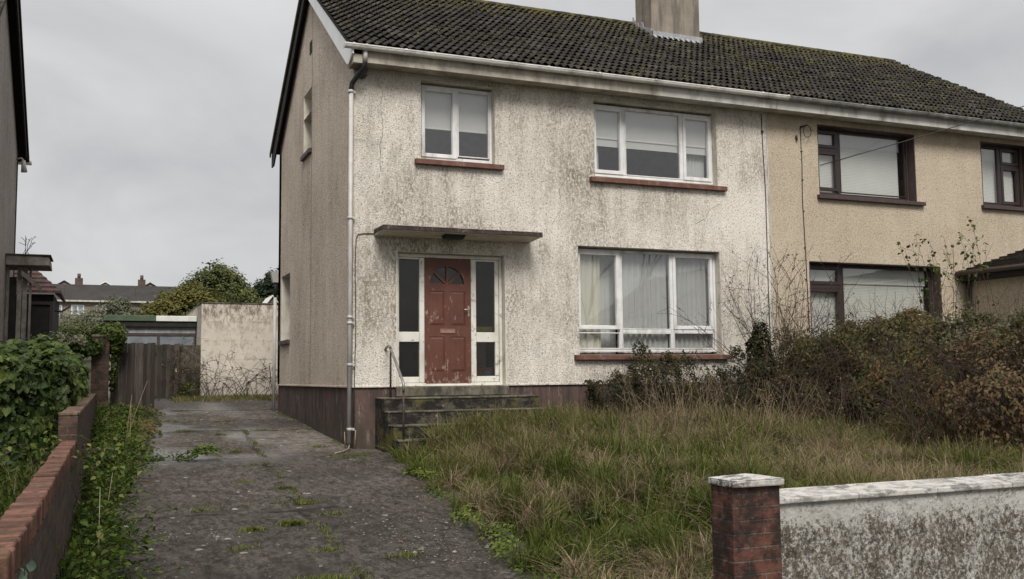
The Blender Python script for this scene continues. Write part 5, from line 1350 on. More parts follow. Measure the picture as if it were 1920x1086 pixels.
make_lawn()
def plants(name, label, cat, xyh, mat, leaf, seed, stems=8, seg=6, per=2, width=.6, lean=.6, grav=-.25, stuff=True, extra=None):
    """individual weeds: each a rosette of arching stems with leaves in pairs; xyh = (n,3) x, y, height"""
    r_ = np.random.default_rng(seed); n = len(xyh); P0 = np.stack([xyh[:, 0], xyh[:, 1], H(xyh[:, 0], xyh[:, 1])], -1)
    pc = r_.normal(0, .17, n); ps = r_.uniform(.6, 1.5, n); V = Veg()
    base = np.repeat(P0, stems, 0) + r_.normal(0, .02, (n * stems, 3)) * V3(1, 1, 0); hh = np.repeat(xyh[:, 2], stems) * r_.uniform(.5, 1.2, n * stems)
    D = nrmz(np.stack([r_.normal(0, lean, n * stems), r_.normal(0, lean, n * stems), np.ones(n * stems)], -1)); P = base
    for k in range(seg):
        D = nrmz(D + r_.normal(0, .16, D.shape) + np.array([0, 0, grav * (k + 1) / seg])); Q_ = P + D * (hh / seg * 1.25)[:, None]
        V.twigs(P, Q_, np.full(len(P), .0022), np.full(len(P), .0018), np.full(len(P), .15))
        for j in range(per):
            m = r_.random(len(P)) < (.9 if k else .4); idx = np.nonzero(m)[0]; pl_ = idx // stems
            N = nrmz(r_.normal(0, .45, (len(idx), 3)) + V3(0, -.15, 1)); T = D[idx] * .5 + r_.normal(0, .8, (len(idx), 3))
            V.leaves(Q_[idx] + r_.normal(0, .006, (len(idx), 3)), N, leaf * ps[pl_] * (1.15 - .5 * k / seg), np.clip(.32 + pc[pl_] + r_.normal(0, .12, len(idx)) + .12 * k / seg, 0, 1), .5, width, T=T, seed=seed + k * 7 + j)
        P = Q_
    o = V.build(name, mat)
    return tag(o, label, cat, kind='stuff')
def pts(seed, n, x0, x1, y0, y1, hfn, mask=None, cf=2.4, th=-.2):
    r_ = np.random.default_rng(seed); y = r_.uniform(y0, y1, n); a_ = np.interp(y, *x0) if isinstance(x0, tuple) else np.full(n, x0); b_ = np.interp(y, *x1) if isinstance(x1, tuple) else np.full(n, x1)
    x = a_ + (b_ - a_) * r_.random(n); c = vnoise(np.stack([x, y, 0 * x], -1), cf, seed); m = c > th
    if mask is not None: m &= mask(x, y)
    return np.stack([x, y, hfn(r_, x, y, c)], -1)[m]
plants('lawn_weeds', 'broad leaved weeds growing in patches through the front lawn', 'weeds', pts(73, 420, 3.0, 11.0, 5.2, 14.4, lambda r, x, y, c: .12 + .12 * r.random(len(x)), in_lawn, 2.6, .15), 'leaf_weed', .055, 74, 7, 4, 1)

# ---- left hedge: broad leaved climber over a bank of hedge
def hedge_left(r_, n):
    k = int(n * .55)
    y = r_.uniform(10.6, 22.4, n); x = np.zeros(n); z = np.zeros(n); N = np.zeros((n, 3))
    top = lambda x, y: 1.91 + .10 * np.sin(y * 1.7 + x) + .06 * np.sin(x * 5.1 + y * 3) + .08 * sstep(16, 21, y)
    g = H(x - 1, y)
    # right face (towards the wall)
    face = r_.integers(0, 3, n)
    x[:] = -.36 - r_.exponential(.12, n); z[:] = g + (top(x, y) - g) * r_.random(n) ** .8; N[:] = (1, -.25, .35)
    m = face == 1     # front face at y ~ 11
    x[m] = r_.uniform(-3.6, -.36, m.sum()); y[m] = 11.3 + .5 * np.sin(x[m] * 2) + r_.exponential(.15, m.sum()) - .35 * (x[m] + .4); z[m] = H(-1, 11.5) - .1 + (top(x[m], y[m]) - H(-1, 11.5)) * r_.random(m.sum()); N[m] = (.1, -1, .35)
    m = face == 2
    x[m] = r_.uniform(-3.6, -.3, m.sum()); y[m] = 11.0 + 11.4 * r_.random(m.sum()) ** 1.3; z[m] = top(x[m], y[m]) - r_.exponential(.06, m.sum()); N[m] = (.1, -.45, 1)
    rd = sstep(1.5, 2.2, z) * .12; x = x - rd
    # rounded corner at the bottom/front
    return np.stack([x, y, z], -1), N, z
t = mound('hedge', 'dense leafy green hedge spilling over the brick wall on the left', 'hedge', hedge_left, 70000, 'leaf_hedge', .09, seed=21, origin=(-1.2, 14, .5), width=.85, clump=.5, cf=3.2)
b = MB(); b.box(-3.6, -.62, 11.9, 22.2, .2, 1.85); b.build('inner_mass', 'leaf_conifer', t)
# vine heap over the tall pillar and behind it
def vine(r_, n):
    c = np.array([[-.35, 22.5, 2.36], [.05, 22.75, 2.64], [-.9, 22.8, 2.42], [.24, 22.9, 2.45], [.17, 22.95, 1.9], [-1.3, 23, 2.4]]); s_ = np.array([[.28, .2, .2], [.28, .15, .12], [.4, .3, .22], [.14, .15, .18], [.06, .1, .5], [.3, .3, .2]])
    i = r_.choice(6, n, p=[.25, .25, .2, .12, .06, .12]); d = nrmz(r_.normal(size=(n, 3))); P = c[i] + d * s_[i] * r_.uniform(.6, 1.05, (n, 1)); return P, d + V3(0, -.3, .4), np.zeros(n)
vt = mound('climbing_vine', 'tangle of climber with pale fluffy seedheads heaped on the brick gatepost', 'climber', vine, 2600, 'leaf_hedge', .085, seed=23, origin=(0, 22.7, 2.3), width=.8, clump=.4)
r_ = np.random.default_rng(5); V = Veg(); P, N, _d = vine(r_, 3200); m = (P[:, 2] > 2.38) & (vnoise(P, 3, 5) > -.1); V.simple(P[m] + V3(-.1, -.1, .04), N[m], .06, r_.random(m.sum()), .7); V.build('seedheads', 'seedhead', vt)

# ---- verge weeds along the brick wall
def strip(path_x0, path_x1, y0, y1, hh, pw=1.0):
    def f(r_, n):
        y = y0 + (y1 - y0) * r_.random(n) ** pw; t = r_.random(n); x0 = np.interp(y, *path_x0); x1 = np.interp(y, *path_x1)
        x1 = x1 + .10 * np.sin(y * 3.3) + .07 * np.sin(y * 7.9); x = x0 + (x1 - x0) * t
        c = vnoise(np.stack([x, y, 0 * x], -1), 2.4, 5); hmax = hh * (.55 + .45 * c) * (1 - .6 * t ** 2) + .04
        z = H(x, y) + np.maximum(hmax, .03) * r_.random(n) ** .6
        return np.stack([x, y, z], -1), np.stack([.5 * np.ones(n), -.5 * np.ones(n), np.ones(n)], -1), z
    return f
vx0 = ([4, 9, 14, 22], [-.22, -.17, -.15, -.08]); vx1 = ([4, 7, 8, 10.5, 13, 15, 19, 22.5], [-.12, -.08, -.02, .08, .30, .42, .62, .85])
vx1b = (vx1[0], [v - .10 for v in vx1[1]])
plants('verge_weeds', 'nettles, docks and creeping weeds between the brick wall and the driveway', 'weeds', pts(31, 620, vx0, vx1b, 4.6, 22.6, lambda r, x, y, c: (.20 + .16 * r.random(len(x)) ** 2) * (1 - .35 * sstep(15, 20, y)) * (1 + .5 * c) * (1 + .55 * (1 - sstep(7.5, 10, y))), None, 2.6, -.5), 'leaf_weed', .062, 32, 8, 5, 2, .62, .75)
V = Veg(); r_ = np.random.default_rng(88); n = 9000; y = r_.uniform(4.6, 22.6, n); x = np.interp(y, *vx0) + (np.interp(y, *vx1) - np.interp(y, *vx0)) * r_.random(n); P = np.stack([x, y, H(x, y)], -1); c = vnoise(P, 3, 15)
blades(V, P, (.14 + .09 * c) * r_.uniform(.5, 1.5, n), r_.uniform(.005, .010, n), np.abs(r_.normal(.8, .4, n)), np.clip(r_.normal(.45, .28, n), 0, 1), 6)
tag(V.build('verge_grass', 'blade'), 'grass blades mixed through the verge weeds beside the driveway', 'grass', kind='stuff')
mound('verge_ivy', 'low dark ivy runners at the foot of the gate and drive edge', 'ivy', strip(([14, 23], [-.1, .15]), ([14, 17, 20, 23], [.50, .72, .95, 1.15]), 14, 23.2, .12), 9000, 'leaf_bramble', .055, kind='stuff', seed=33, width=.8, clump=.6, cf=3)
# creeper across the slab joint
def joint(r_, n):
    x = .3 + 1.2 * r_.random(n) ** 1.4 ; y = 14.4 + .12 * np.sin(x * 3) + r_.normal(0, .06 + .05 * (2.1 - x), n); z = H(x, y) + .02 + .06 * r_.random(n); return np.stack([x, y, z], -1), np.tile(V3(0, -.3, 1), (n, 1)), z
mound('creeping_weed', 'line of creeping weed growing along the slab joint', 'weeds', joint, 1300, 'leaf_hedge', .055, kind='stuff', seed=35, width=.7, clump=.3)
# neighbour's weeds left of the wall
plants('garden_weeds', 'rough leafy weeds in the neighbouring garden left of the brick wall', 'weeds', pts(37, 420, -2.6, -.42, 5.0, 11.5, lambda r, x, y, c: .35 + .3 * r.random(len(x)), None, 2.4, -.7), 'leaf_weed', .058, 38, 8, 6, 2, .5, .5)
V = Veg(); r_ = np.random.default_rng(8); n = 30000; x = r_.uniform(-3.5, -.38, n); y = r_.uniform(4.6, 13, n); P = np.stack([x, y, H(x, y)], -1); c = vnoise(P, 2.2, 5)
blades(V, P, (.4 + .2 * c) * r_.uniform(.5, 1.2, n), r_.uniform(.004, .009, n), np.abs(r_.normal(.5, .3, n)), np.clip(r_.normal(.45, .3, n), 0, 1), 4)
tag(V.build('long_grass', 'blade'), 'long grass in the neighbouring garden left of the brick wall', 'grass', kind='stuff')
# grass tufts and moss on the driveway
V = Veg(); r_ = np.random.default_rng(18); cs = []
for (cx, cy, rr, k) in ((1.68, 9.52, .045, 700), (1.30, 9.35, .04, 300), (1.95, 11.6, .06, 260), (1.9, 13.6, .07, 260), (1.85, 15.2, .06, 200), (3.35, 14.2, .13, 500), (2.0, 10.6, .05, 200), (1.5, 7.35, .10, 500),
                        (2.3, 7.9, .06, 160), (1.1, 8.6, .05, 120), (1.85, 17.6, .05, 120), (1.3, 18.3, .07, 160), (1.75, 8.3, .05, 120), (2.2, 19.9, .1, 200), (.95, 10.5, .05, 100), (3.1, 15.4, .06, 140), (1.6, 12.2, .04, 120), (2.15, 9.9, .05, 100), (1.2,20.3,.08,160)):
    d = r_.normal(0, 1, (k, 2)) * rr * (1.4, .8); P = np.stack([cx + d[:, 0], cy + d[:, 1], H(cx, cy) + .005 + 0 * d[:, 0]], -1); cs.append(P)
for (x0, y0, x1, y1, k) in ((1.8, 7, 2.35, 18.3, 1600), (.2, 22.0, 4.0, 22.5, 500), (.7, 18.2, 3.3, 18.25, 350), (.8, 20.2, 3.4, 20.25, 300), (3.5, 15.1, 3.52, 22, 700), (.1, 10.6, 2.4, 10.7, 260)):
    t_ = r_.random(k) ** 1; P = np.stack([x0 + (x1 - x0) * t_ + r_.normal(0, .03, k), y0 + (y1 - y0) * t_ + r_.normal(0, .03, k), 0 * t_], -1)
    m = vnoise(P, 3.5, 77) > .15; P = P[m]; P[:, 2] = H(P[:, 0], P[:, 1]) + .004; cs.append(P)
P = np.concatenate(cs); n = len(P); blades(V, P, r_.uniform(.015, .06, n), r_.uniform(.004, .008, n), np.abs(r_.normal(.8, .4, n)), r_.random(n), 3)
tag(V.build('moss_tufts', 'moss'), 'bright moss and tiny grass tufts in the driveway cracks', 'moss', kind='stuff')
# fringe of low creeping plants at the lawn edge and yard grass by the rear wall
def fringe(r_, n):
    y = r_.uniform(6.2, 14.6, n); e = np.interp(y, [5.0, 6.9, 9.6, 12.7, 14.0, 15], [2.75, 3.02, 3.40, 3.80, 4.05, 4.2]); x = e + r_.normal(0, .07, n) + .08 * np.sin(y * 4); z = H(x, y) + .01 + .07 * r_.random(n); return np.stack([x, y, z], -1), np.tile(V3(-.4, -.3, 1), (n, 1)), z
mound('edge_weeds', 'flat creeping weeds where the lawn spills onto the drive', 'weeds', fringe, 2600, 'leaf_weed', .045, kind='stuff', seed=41, width=.5, clump=.7, cf=2.5)
V = Veg(); n = 9000; x = r_.uniform(1.6, 6.0, n); y = 26.45 - np.abs(r_.normal(0, .5, n)) - .15 * sstep(0, 1, np.sin(x * 3)); P = np.stack([x, y, H(x, y) + .005], -1)
blades(V, P, r_.uniform(.04, .16, n), r_.uniform(.006, .012, n), np.abs(r_.normal(.7, .3, n)), np.clip(r_.normal(.66, .22, n), 0, 1), 3)
tag(V.build('yard_grass', 'blade'), 'thin yellowing grass at the foot of the pale outbuilding wall', 'grass', kind='stuff')

# ---- bramble hedge on the right boundary
def bramble(r_, n):
    t = r_.random(n) ** 1.15
    # ridge line of the mound from the house (left) to beyond the frame (right)
    cx = 11.5 + .9 * t; cy = 14.1 - 4.6 * t
    front = r_.random(n) < .62
    zt = 2.22 + .27 * t + .10 * np.sin(t * 21) + .07 * np.sin(t * 47)
    a = r_.random(n)
    x = cx - 1.15 * front * (1 - a * .65) + .8 * (~front) * (a - .5); y = cy - .55 * front * (1 - a * .65) + .4 * (~front) * (a - .5)
    zz = np.where(front, H(x, y) + (zt - H(x, y)) * a ** .85, zt - .08 * r_.exponential(1, n))
    x += r_.normal(0, .12, n); y += r_.normal(0, .12, n)
    N = np.where(front[:, None], V3(-.75, -.6, .4), V3(-.1, -.4, 1.0))
    return np.stack([x, y, zz], -1), N, zz
def arcs(seed, n, basefn, dirfn, L, segs, r, grav, wig=.3, br=.2, bl=.4):
    r_ = np.random.default_rng(seed); b = basefn(r_, n); d = dirfn(r_, n); return grow(b, d, L, segs, r, seed, wig, grav, br, bl)
def bb_(r_, n):
    t = r_.random(n); x = 10.9 + 1.2 * t + r_.normal(0, .35, n); y = 14.0 - 4.5 * t + r_.normal(0, .35, n); return np.stack([x, y, H(x, y) + r_.uniform(.1, 1.15, n)], -1)
tw = [arcs(51, 900, bb_, lambda r, n: np.stack([r.normal(-.35, .6, n), r.normal(-.35, .6, n), np.abs(r.normal(.8, .4, n))], -1), 1.35, 8, .0060, -.55, .35, .25),
      arcs(52, 420, lambda r, n: bb_(r, n) + V3(0, 0, .3), lambda r, n: np.stack([r.normal(0, .3, n), r.normal(0, .3, n), np.ones(n)], -1), 1.0, 6, .0045, -.1, .25, .35)]
bm = mound('bramble_hedge', 'dark overgrown bramble hedge along the garden boundary under the beige house window', 'hedge', bramble, 46000, 'leaf_bramble', .060, seed=43, origin=(11.6, 13, .8), width=.6, clump=.95, cf=2.6, disp=.17, twig=tw, twigmat='twig_red')
b = MB(); vs_ = []
for t_ in np.linspace(.0, .80, 9):
    cx = 11.75 + .9 * t_; cy = 14.35 - 4.6 * t_; vs_ += [(cx - .62, cy - .3, .5), (cx - .35, cy - .15, 1.68), (cx + .1, cy + .05, 1.95), (cx + .6, cy + .3, .5)]
b.add(vs_, [(i * 4 + k, i * 4 + k + 1, i * 4 + k + 5, i * 4 + k + 4) for i in range(8) for k in range(3)]); b.build('inner_mass', 'twig_brown', bm)
# paler leaves on the crown of the hedge toward the right
def bramble_low(r_, n):
    x = r_.uniform(9.7, 12.0, n); y = np.minimum(14.6, 13.9 - .25 * (x - 9.7)) - np.abs(r_.normal(0, .3, n)); top = .95 + .95 * sstep(9.6, 10.6, x) + .2 * sstep(10.8, 11.6, x) + .12 * np.sin(x * 11)
    z = .75 + (top - .3) * r_.random(n) ** .8; return np.stack([x, y, z], -1), np.tile(V3(-.3, -.8, .4), (n, 1)), z
mound('dark_shrub', 'dark twiggy shrub filling the corner between the bay window and the bramble hedge', 'shrub', bramble_low, 9000, 'leaf_shrub', .045, seed=44, origin=(10.7, 13.8, .8), width=.55, clump=.8, cf=4.5,
      twig=[arcs(56, 260, lambda r, n: np.stack([r.uniform(9.9, 11.9, n), r.normal(13.6, .2, n), np.full(n, .9)], -1), lambda r, n: np.stack([r.normal(-.1, .6, n), r.normal(-.2, .3, n), np.ones(n)], -1), 1.1, 7, .006, -.3, .35, .4)], twigmat='twig_brown')
def pale(r_, n):
    t = r_.uniform(.42, 1.0, n); x = 11.3 + .9 * t + r_.normal(0, .32, n) ; y = 13.7 - 4.6 * t + r_.normal(0, .28, n); z = 2.32 + .2 * t - .5 * (np.abs(x - 11.5 - .9 * t)) + r_.normal(0, .07, n) - .35 * r_.random(n) ** 2
    return np.stack([x, y, z], -1), np.tile(V3(-.4, -.5, .8), (n, 1)), z
mound('climber_growth', 'paler green bramble leaves sprawling over the crown of the dark hedge', 'climber', pale, 5200, 'leaf_pale', .062, seed=45, origin=(12, 11.5, 2.3), width=.6, clump=.7, cf=3.5)
# russet bush nearest on the right
def blob(c, s, fl=.55, nz=.14, seed=1):
    def f(r_, n):
        d = nrmz(r_.normal(size=(n, 3))); rad = r_.uniform(fl, 1.0, n) ** .6 * (1 + nz * vnoise(d, 3.1, seed)+ nz * .6 * vnoise(d, 7, seed + 2)); P = V3(*c) + d * V3(*s) * rad[:, None]
        return P, d + V3(0, 0, .3), rad
    return f
rs = mound('russet_bush', 'large bush with brown and russet autumn leaves at the right edge', 'bush', blob((11.0, 9.5, 1.15), (1.5, 1.0, 1.08), .5), 15000, 'leaf_russet', .066, seed=47, origin=(10.7, 9.6, .5), width=.55, clump=.85, cf=3.2, disp=.15,
           twig=[arcs(53, 150, lambda r, n: np.stack([r.normal(10.6, .5, n), r.normal(9.6, .4, n), np.full(n, .6)], -1), lambda r, n: np.stack([r.normal(-.1, .5, n), r.normal(-.1, .5, n), np.ones(n)], -1), 1.6, 8, .007, -.12, .3, .4)], twigmat='twig_brown')
# shrub under the bay window
def shrub(r_, n):
    x = r_.uniform(7.35, 10.9, n); top = .95 + .85 * np.exp(-((x - 8.7) / .85) ** 2) * (.85 + .25 * np.sin(x * 7)) + .8 * np.exp(-((x - 10.6) / .7) ** 2) + .15 * np.sin(x * 13); z = .78 + (top - .35) * r_.random(n) ** .8 * .95
    y = 14.72 - np.abs(r_.normal(0, .32, n)) * (1.15 - .4 * (z - .8)); return np.stack([x, y, z], -1), np.tile(V3(0, -.8, .5), (n, 1)), z
mound('window_shrub', 'straggly dark leafed shrub growing in front of the ground floor window', 'shrub', shrub, 24000, 'leaf_shrub', .05, seed=49, origin=(9, 14.6, .8), width=.55, clump=.85, cf=4,
      twig=[arcs(55, 260, lambda r, n: np.stack([r.uniform(7.6, 10.7, n), r.normal(14.5, .12, n), np.full(n, .8)], -1), lambda r, n: np.stack([r.normal(0, .45, n), r.normal(-.1, .2, n), np.ones(n)], -1), 1.05, 7, .006, -.08, .35, .45)], twigmat='twig_brown')
# bare upright twigs by the party line, ivy stump
sp = thing('bare_shrub', 'nearly leafless twiggy shrub standing in front of the joint between the two houses', 'shrub', (11.0, 14.2, .9))
g = arcs(57, 30, lambda r, n: np.stack([r.normal(10.9, .35, n), r.normal(14.1, .2, n), np.full(n, 1.0)], -1), lambda r, n: np.stack([r.normal(-.02, .32, n), r.normal(0, .2, n), np.ones(n)], -1), 2.5, 11, .010, .0, .22, .55, .42)
W = Veg(); W.twigs(g[0], g[1], np.maximum(g[2], .0025), np.maximum(g[3], .002)); W.build('stems', 'twig_brown', sp)
r_ = np.random.default_rng(3); m = g[4][:, 2] > 1.7; N_ = g[4][m]; idx = r_.choice(len(N_), min(1300, len(N_))); W = Veg(); W.simple(N_[idx] + r_.normal(0, .01, (len(idx), 3)), r_.normal(size=(len(idx), 3)), .035, r_.random(len(idx)) * .8, .5); W.build('foliage', 'leaf_bramble', sp)
iv = mound('ivy_post', 'ivy smothered fence post between the lawn and the bramble hedge', 'post', blob((10.15, 13.7, 1.85), (.17, .17, .68), .8), 1500, 'leaf_shrub', .07, seed=59, origin=(10.15, 13.7, .8), width=.8, clump=.3)
b = MB(); b.box(10.1, 10.2, 13.65, 13.75, .8, 2.3); b.build('post', 'dark_timber', iv, .01)
# leggy green shoots beside the beige garage
gs = thing('leggy_sapling', 'thin upright shoots with a few green leaves, in front of the beige garage corner', 'shrub', (13.4, 12.6, 1))
g = arcs(61, 17, lambda r, n: np.stack([r.uniform(12.4, 14.2, n), r.normal(12.7, .3, n), np.full(n, 2.0)], -1), lambda r, n: np.stack([r.normal(.0, .16, n), r.normal(0, .1, n), np.ones(n)], -1), 1.9, 9, .008, 0, .16, .25, .35)
W = Veg(); W.twigs(g[0], g[1], np.maximum(g[2], .003), np.maximum(g[3], .002)); W.build('stems', 'twig_red', gs)
r_ = np.random.default_rng(4); m = g[4][:, 2] > 2.6; N_ = g[4][m]; idx = r_.choice(len(N_), 260); W = Veg(); W.leaves(N_[idx] + r_.normal(0, .02, (260, 3)), r_.normal(size=(260, 3)) + V3(0, -.5, .5), .07, r_.random(260), .4, .7); W.build('foliage', 'leaf_weed', gs)
# dead weeds in front of the steps
dw = thing('dead_weeds', 'spindly yellowing weeds in front of the entrance steps', 'weeds', (4.9, 13.3, .7))
g = arcs(63, 34, lambda r, n: np.stack([r.uniform(4.35, 6.3, n), r.uniform(12.9, 13.5, n), np.full(n, .55)], -1), lambda r, n: np.stack([r.normal(-.05, .4, n), r.normal(0, .2, n), np.ones(n)], -1), .62, 7, .0045, -.1, .3, .4, .45)
W = Veg(); W.twigs(g[0], g[1], np.maximum(g[2], .002), np.maximum(g[3], .0015), np.random.random(len(g[0])) * .6); W.build('stems', 'straw', dw)
idx = r_.choice(len(g[4]), 420); W = Veg(); W.simple(g[4][idx], r_.normal(size=(420, 3)), .032, r_.random(420), .6); W.build('foliage', 'leaf_olive', dw)
# dry shrub against the pale outbuilding wall
ds = thing('dry_shrub', 'bare arching dead stems against the pale outbuilding wall', 'shrub', (3.2, 26.2, 1.15))
g = arcs(65, 60, lambda r, n: np.stack([r.uniform(2.1, 4.6, n), r.normal(26.2, .1, n), np.full(n, 1.13)], -1), lambda r, n: np.stack([r.normal(.0, .5, n), r.normal(-.1, .15, n), np.ones(n)], -1), 1.35, 9, .009, -.30, .3, .35, .4)
W = Veg(); W.twigs(g[0], g[1], np.maximum(g[2], .004), np.maximum(g[3], .003)); W.build('stems', 'twig_brown', ds)
idx = r_.choice(len(g[4]), 700); W = Veg(); W.simple(g[4][idx], r_.normal(size=(700, 3)), .05, r_.random(700) * .6, .5); W.build('foliage', 'leaf_bramble', ds)
ds = thing('dry_climber', 'brown withered vine hanging over the concrete fence panel', 'climber', (2.0, 26.4, 1.2))
g = arcs(67, 50, lambda r, n: np.stack([r.uniform(1.7, 2.3, n), r.normal(26.5, .03, n), r.uniform(1.2, 2.45, n)], -1), lambda r, n: np.stack([r.normal(.0, .7, n), r.normal(-.15, .1, n), r.normal(.2, .6, n)], -1), .6, 6, .007, -.35, .4, .35, .5)
W = Veg(); W.twigs(g[0], g[1], np.maximum(g[2], .004), np.maximum(g[3], .003)); W.build('stems', 'twig_brown', ds)
idx = r_.choice(len(g[4]), 380); W = Veg(); W.simple(g[4][idx] + V3(0, -.03, 0), r_.normal(size=(380, 3)), .05, r_.random(380), .6); W.build('foliage', 'leaf_russet', ds)
W = Veg(); n = 420; P = np.stack([r_.normal(1.95, .12, n), r_.normal(26.3, .08, n), 1.15 + .45 * r_.random(n) ** 1.5], -1); W.simple(P, r_.normal(size=(n, 3)) + V3(0, -.5, .4), .07, r_.random(n), .5)
t_ = thing('yellow_weed', 'small yellow-green bush at the foot of the concrete fence panel', 'weed', (1.95, 26.3, 1.15)); W.build('foliage', 'leaf_weed', t_)
# bramble shoot arching over the brick wall
ba = thing('arching_bramble', 'leafy bramble shoots arching across the low brick wall', 'bramble', (-.25, 8.7, 1.1))
g = arcs(69, 9, lambda r, n: np.stack([r.uniform(-.9, -.1, n), r.uniform(8.0, 9.4, n), np.full(n, .95)], -1), lambda r, n: np.stack([r.normal(.5, .5, n), r.normal(-.3, .3, n), np.ones(n) * .8], -1), .75, 8, .004, -.5, .3, .2, .4)
W = Veg(); W.twigs(g[0], g[1], np.maximum(g[2], .002), np.maximum(g[3], .0015)); W.build('stems', 'twig_red', ba)
idx = r_.choice(len(g[4]), 230); W = Veg(); W.leaves(g[4][idx] + r_.normal(0, .015, (230, 3)), r_.normal(size=(230, 3)) + V3(.2, -.7, .8), .05, r_.random(230), .4, .7); W.build('foliage', 'leaf_weed', ba)
# ivy sprig on the near wall face
iv = thing('ivy_sprig', 'bluish green ivy sprig hanging on the near end of the brick wall', 'ivy', (-.2, 3.55, 1.0))
W = Veg(); P = np.stack([np.full(9, -.205), 3.42 + .05 * r_.normal(size=9), 1.09 - .20 * np.linspace(0, 1, 9)], -1); W.leaves(P, np.tile(V3(1, -.6, .3), (9, 1)), .045, r_.random(9), .5, .9); W.build('foliage', 'ivy_blue', iv)
W = Veg(); W.twigs(V3(-.208, 3.42, 1.1)[None], V3(-.208, 3.46, .86)[None], .002, .002); W.build('stem', 'twig_brown', iv)
# dry stalks in the verge
vs2 = thing('dry_stalks', 'tall pale dead stalks leaning in the verge weeds', 'stalks', (.15, 12, .5))
for (x, y, dx, dz) in ((.0, 7.6, .0, .62), (.27, 14.6, .30, 1.0), (.36, 14.4, -.0, .72), (.30, 14.8, .08, .8), (.05, 9.6, .05, .45)):
    b = MB(); z0 = float(H(x, y)) + .1; b.tube([(x, y, z0), (x + dx * .5, y, z0 + dz * .55), (x + dx, y + .02, z0 + dz)], [.005, .004, .002], 5); b.build('stalk', 'straw_stem', vs2)
# twig growing from the outhouse roof
W = Veg(); g = arcs(71, 5, lambda r, n: np.stack([r.normal(-1.62, .03, n), r.normal(22.8, .03, n), np.full(n, 4.15)], -1), lambda r, n: np.stack([r.normal(.25, .4, n), r.normal(0, .2, n), np.ones(n)], -1), .5, 6, .007, 0, .3, .4, .4)
W.twigs(g[0], g[1], np.maximum(g[2], .006), np.maximum(g[3], .005)); tag(W.build('roof_weed', 'twig_brown', origin=(-1.62, 22.8, 4.2)), 'bare weed sprouting from the old roof behind the door hood', 'weed')

def grit():
    r_ = np.random.default_rng(123); n = 15000; y = 4.2 + 14.5 * r_.random(n) ** 1.2; x = -.2 + (drive_right(y) + .15) * r_.random(n)
    P = np.stack([x, y, H(x, y) + .006], -1); c = vnoise(P, 1.3, 8); m = r_.random(n) < np.clip(.35 + .8 * c, .06, 1); P = P[m]; n = len(P)
    a = r_.uniform(.003, .009, n) * (1 + 1.3 * (r_.random(n) < .05)); V = []
    for k in range(5):
        t = 2 * np.pi * k / 5 + r_.uniform(-.3, .3, n); V.append(P + np.stack([np.cos(t) * a * 1.3, np.sin(t) * a * 1.3, 0 * a], -1))
    V.append(P + np.stack([r_.normal(0, .2, n) * a, r_.normal(0, .2, n) * a, a * .9], -1)); V = np.stack(V, 1).reshape(-1, 3); b = np.arange(n)[:, None] * 6
    T = np.concatenate([b + np.array([[k, (k + 1) % 5, 5]]) for k in range(5)], 0)
    tag(np_obj('grit', V, None, T, 'grit', rnd=np.tile(r_.random(n), 5)), 'loose grit and chippings scattered over the driveway', 'grit', kind='stuff')
leafmat('grit', [(.03, .025, .02), (.07, .06, .05), (.12, .105, .09), (.26, .235, .20)], 0, .85)
grit()
# fallen leaves and stones on the driveway
def small_thing(name, label, cat, fn, mat, locs, group):
    first = None
    for i, (x, y, rz, s_) in enumerate(locs):
        if first is None:
            b = MB(); fn(b); o = b.build(name, mat); first = o
        else: o = first.copy(); C.objects.link(o)
        o.location = (x, y, float(H(x, y)) + .012); o.rotation_euler = (0, 0, rz); o.scale = (s_, s_, s_)
        tag(o, label, cat, group)
def leaf_fn(b):
    b.add([(0, 0, .002), (.02, .018, .012), (.055, .0, .014), (.025, -.02, .008), (.03, 0, .0)], [(0, 4, 1), (4, 2, 1), (0, 3, 4), (4, 3, 2)])
small_thing('fallen_leaf', 'dead brown leaf lying on the driveway', 'leaf', leaf_fn, 'dead_leaf', [(.36, 10.7, .3, 1.4), (.42, 12.9, 2, 1.6), (.5, 12.6, 1, 1.3), (.34, 11.2, 4, 1.2), (.55, 13.1, 5, 1.5), (1.1, 9.9, 2, .9), (2.4, 8.4, 1, 1), (2.9, 10.2, 3, 1), (1.3, 13.3, .5, 1)], 'fallen leaves on the driveway')
def stone_fn(b):
    vs = [(0.03 * math.cos(a) * (1 + .2 * math.sin(3 * a)), .02 * math.sin(a), -.01) for a in [k * math.pi / 4 for k in range(8)]]; vs2_ = [(x * .7, y * .7, .012 + .003 * math.sin(i)) for i, (x, y, z) in enumerate(vs)]
    b.add(vs + vs2_, [tuple(range(8, 16))] + [(i, (i + 1) % 8, 8 + (i + 1) % 8, 8 + i) for i in range(8)])
small_thing('stone', 'small pale loose stone lying on the driveway', 'stone', stone_fn, 'rock', [(random.uniform(.5, 3.2), random.uniform(7.2, 14), random.uniform(0, 6), random.uniform(.4, 1)) for _ in range(26)], 'loose stones on the driveway')

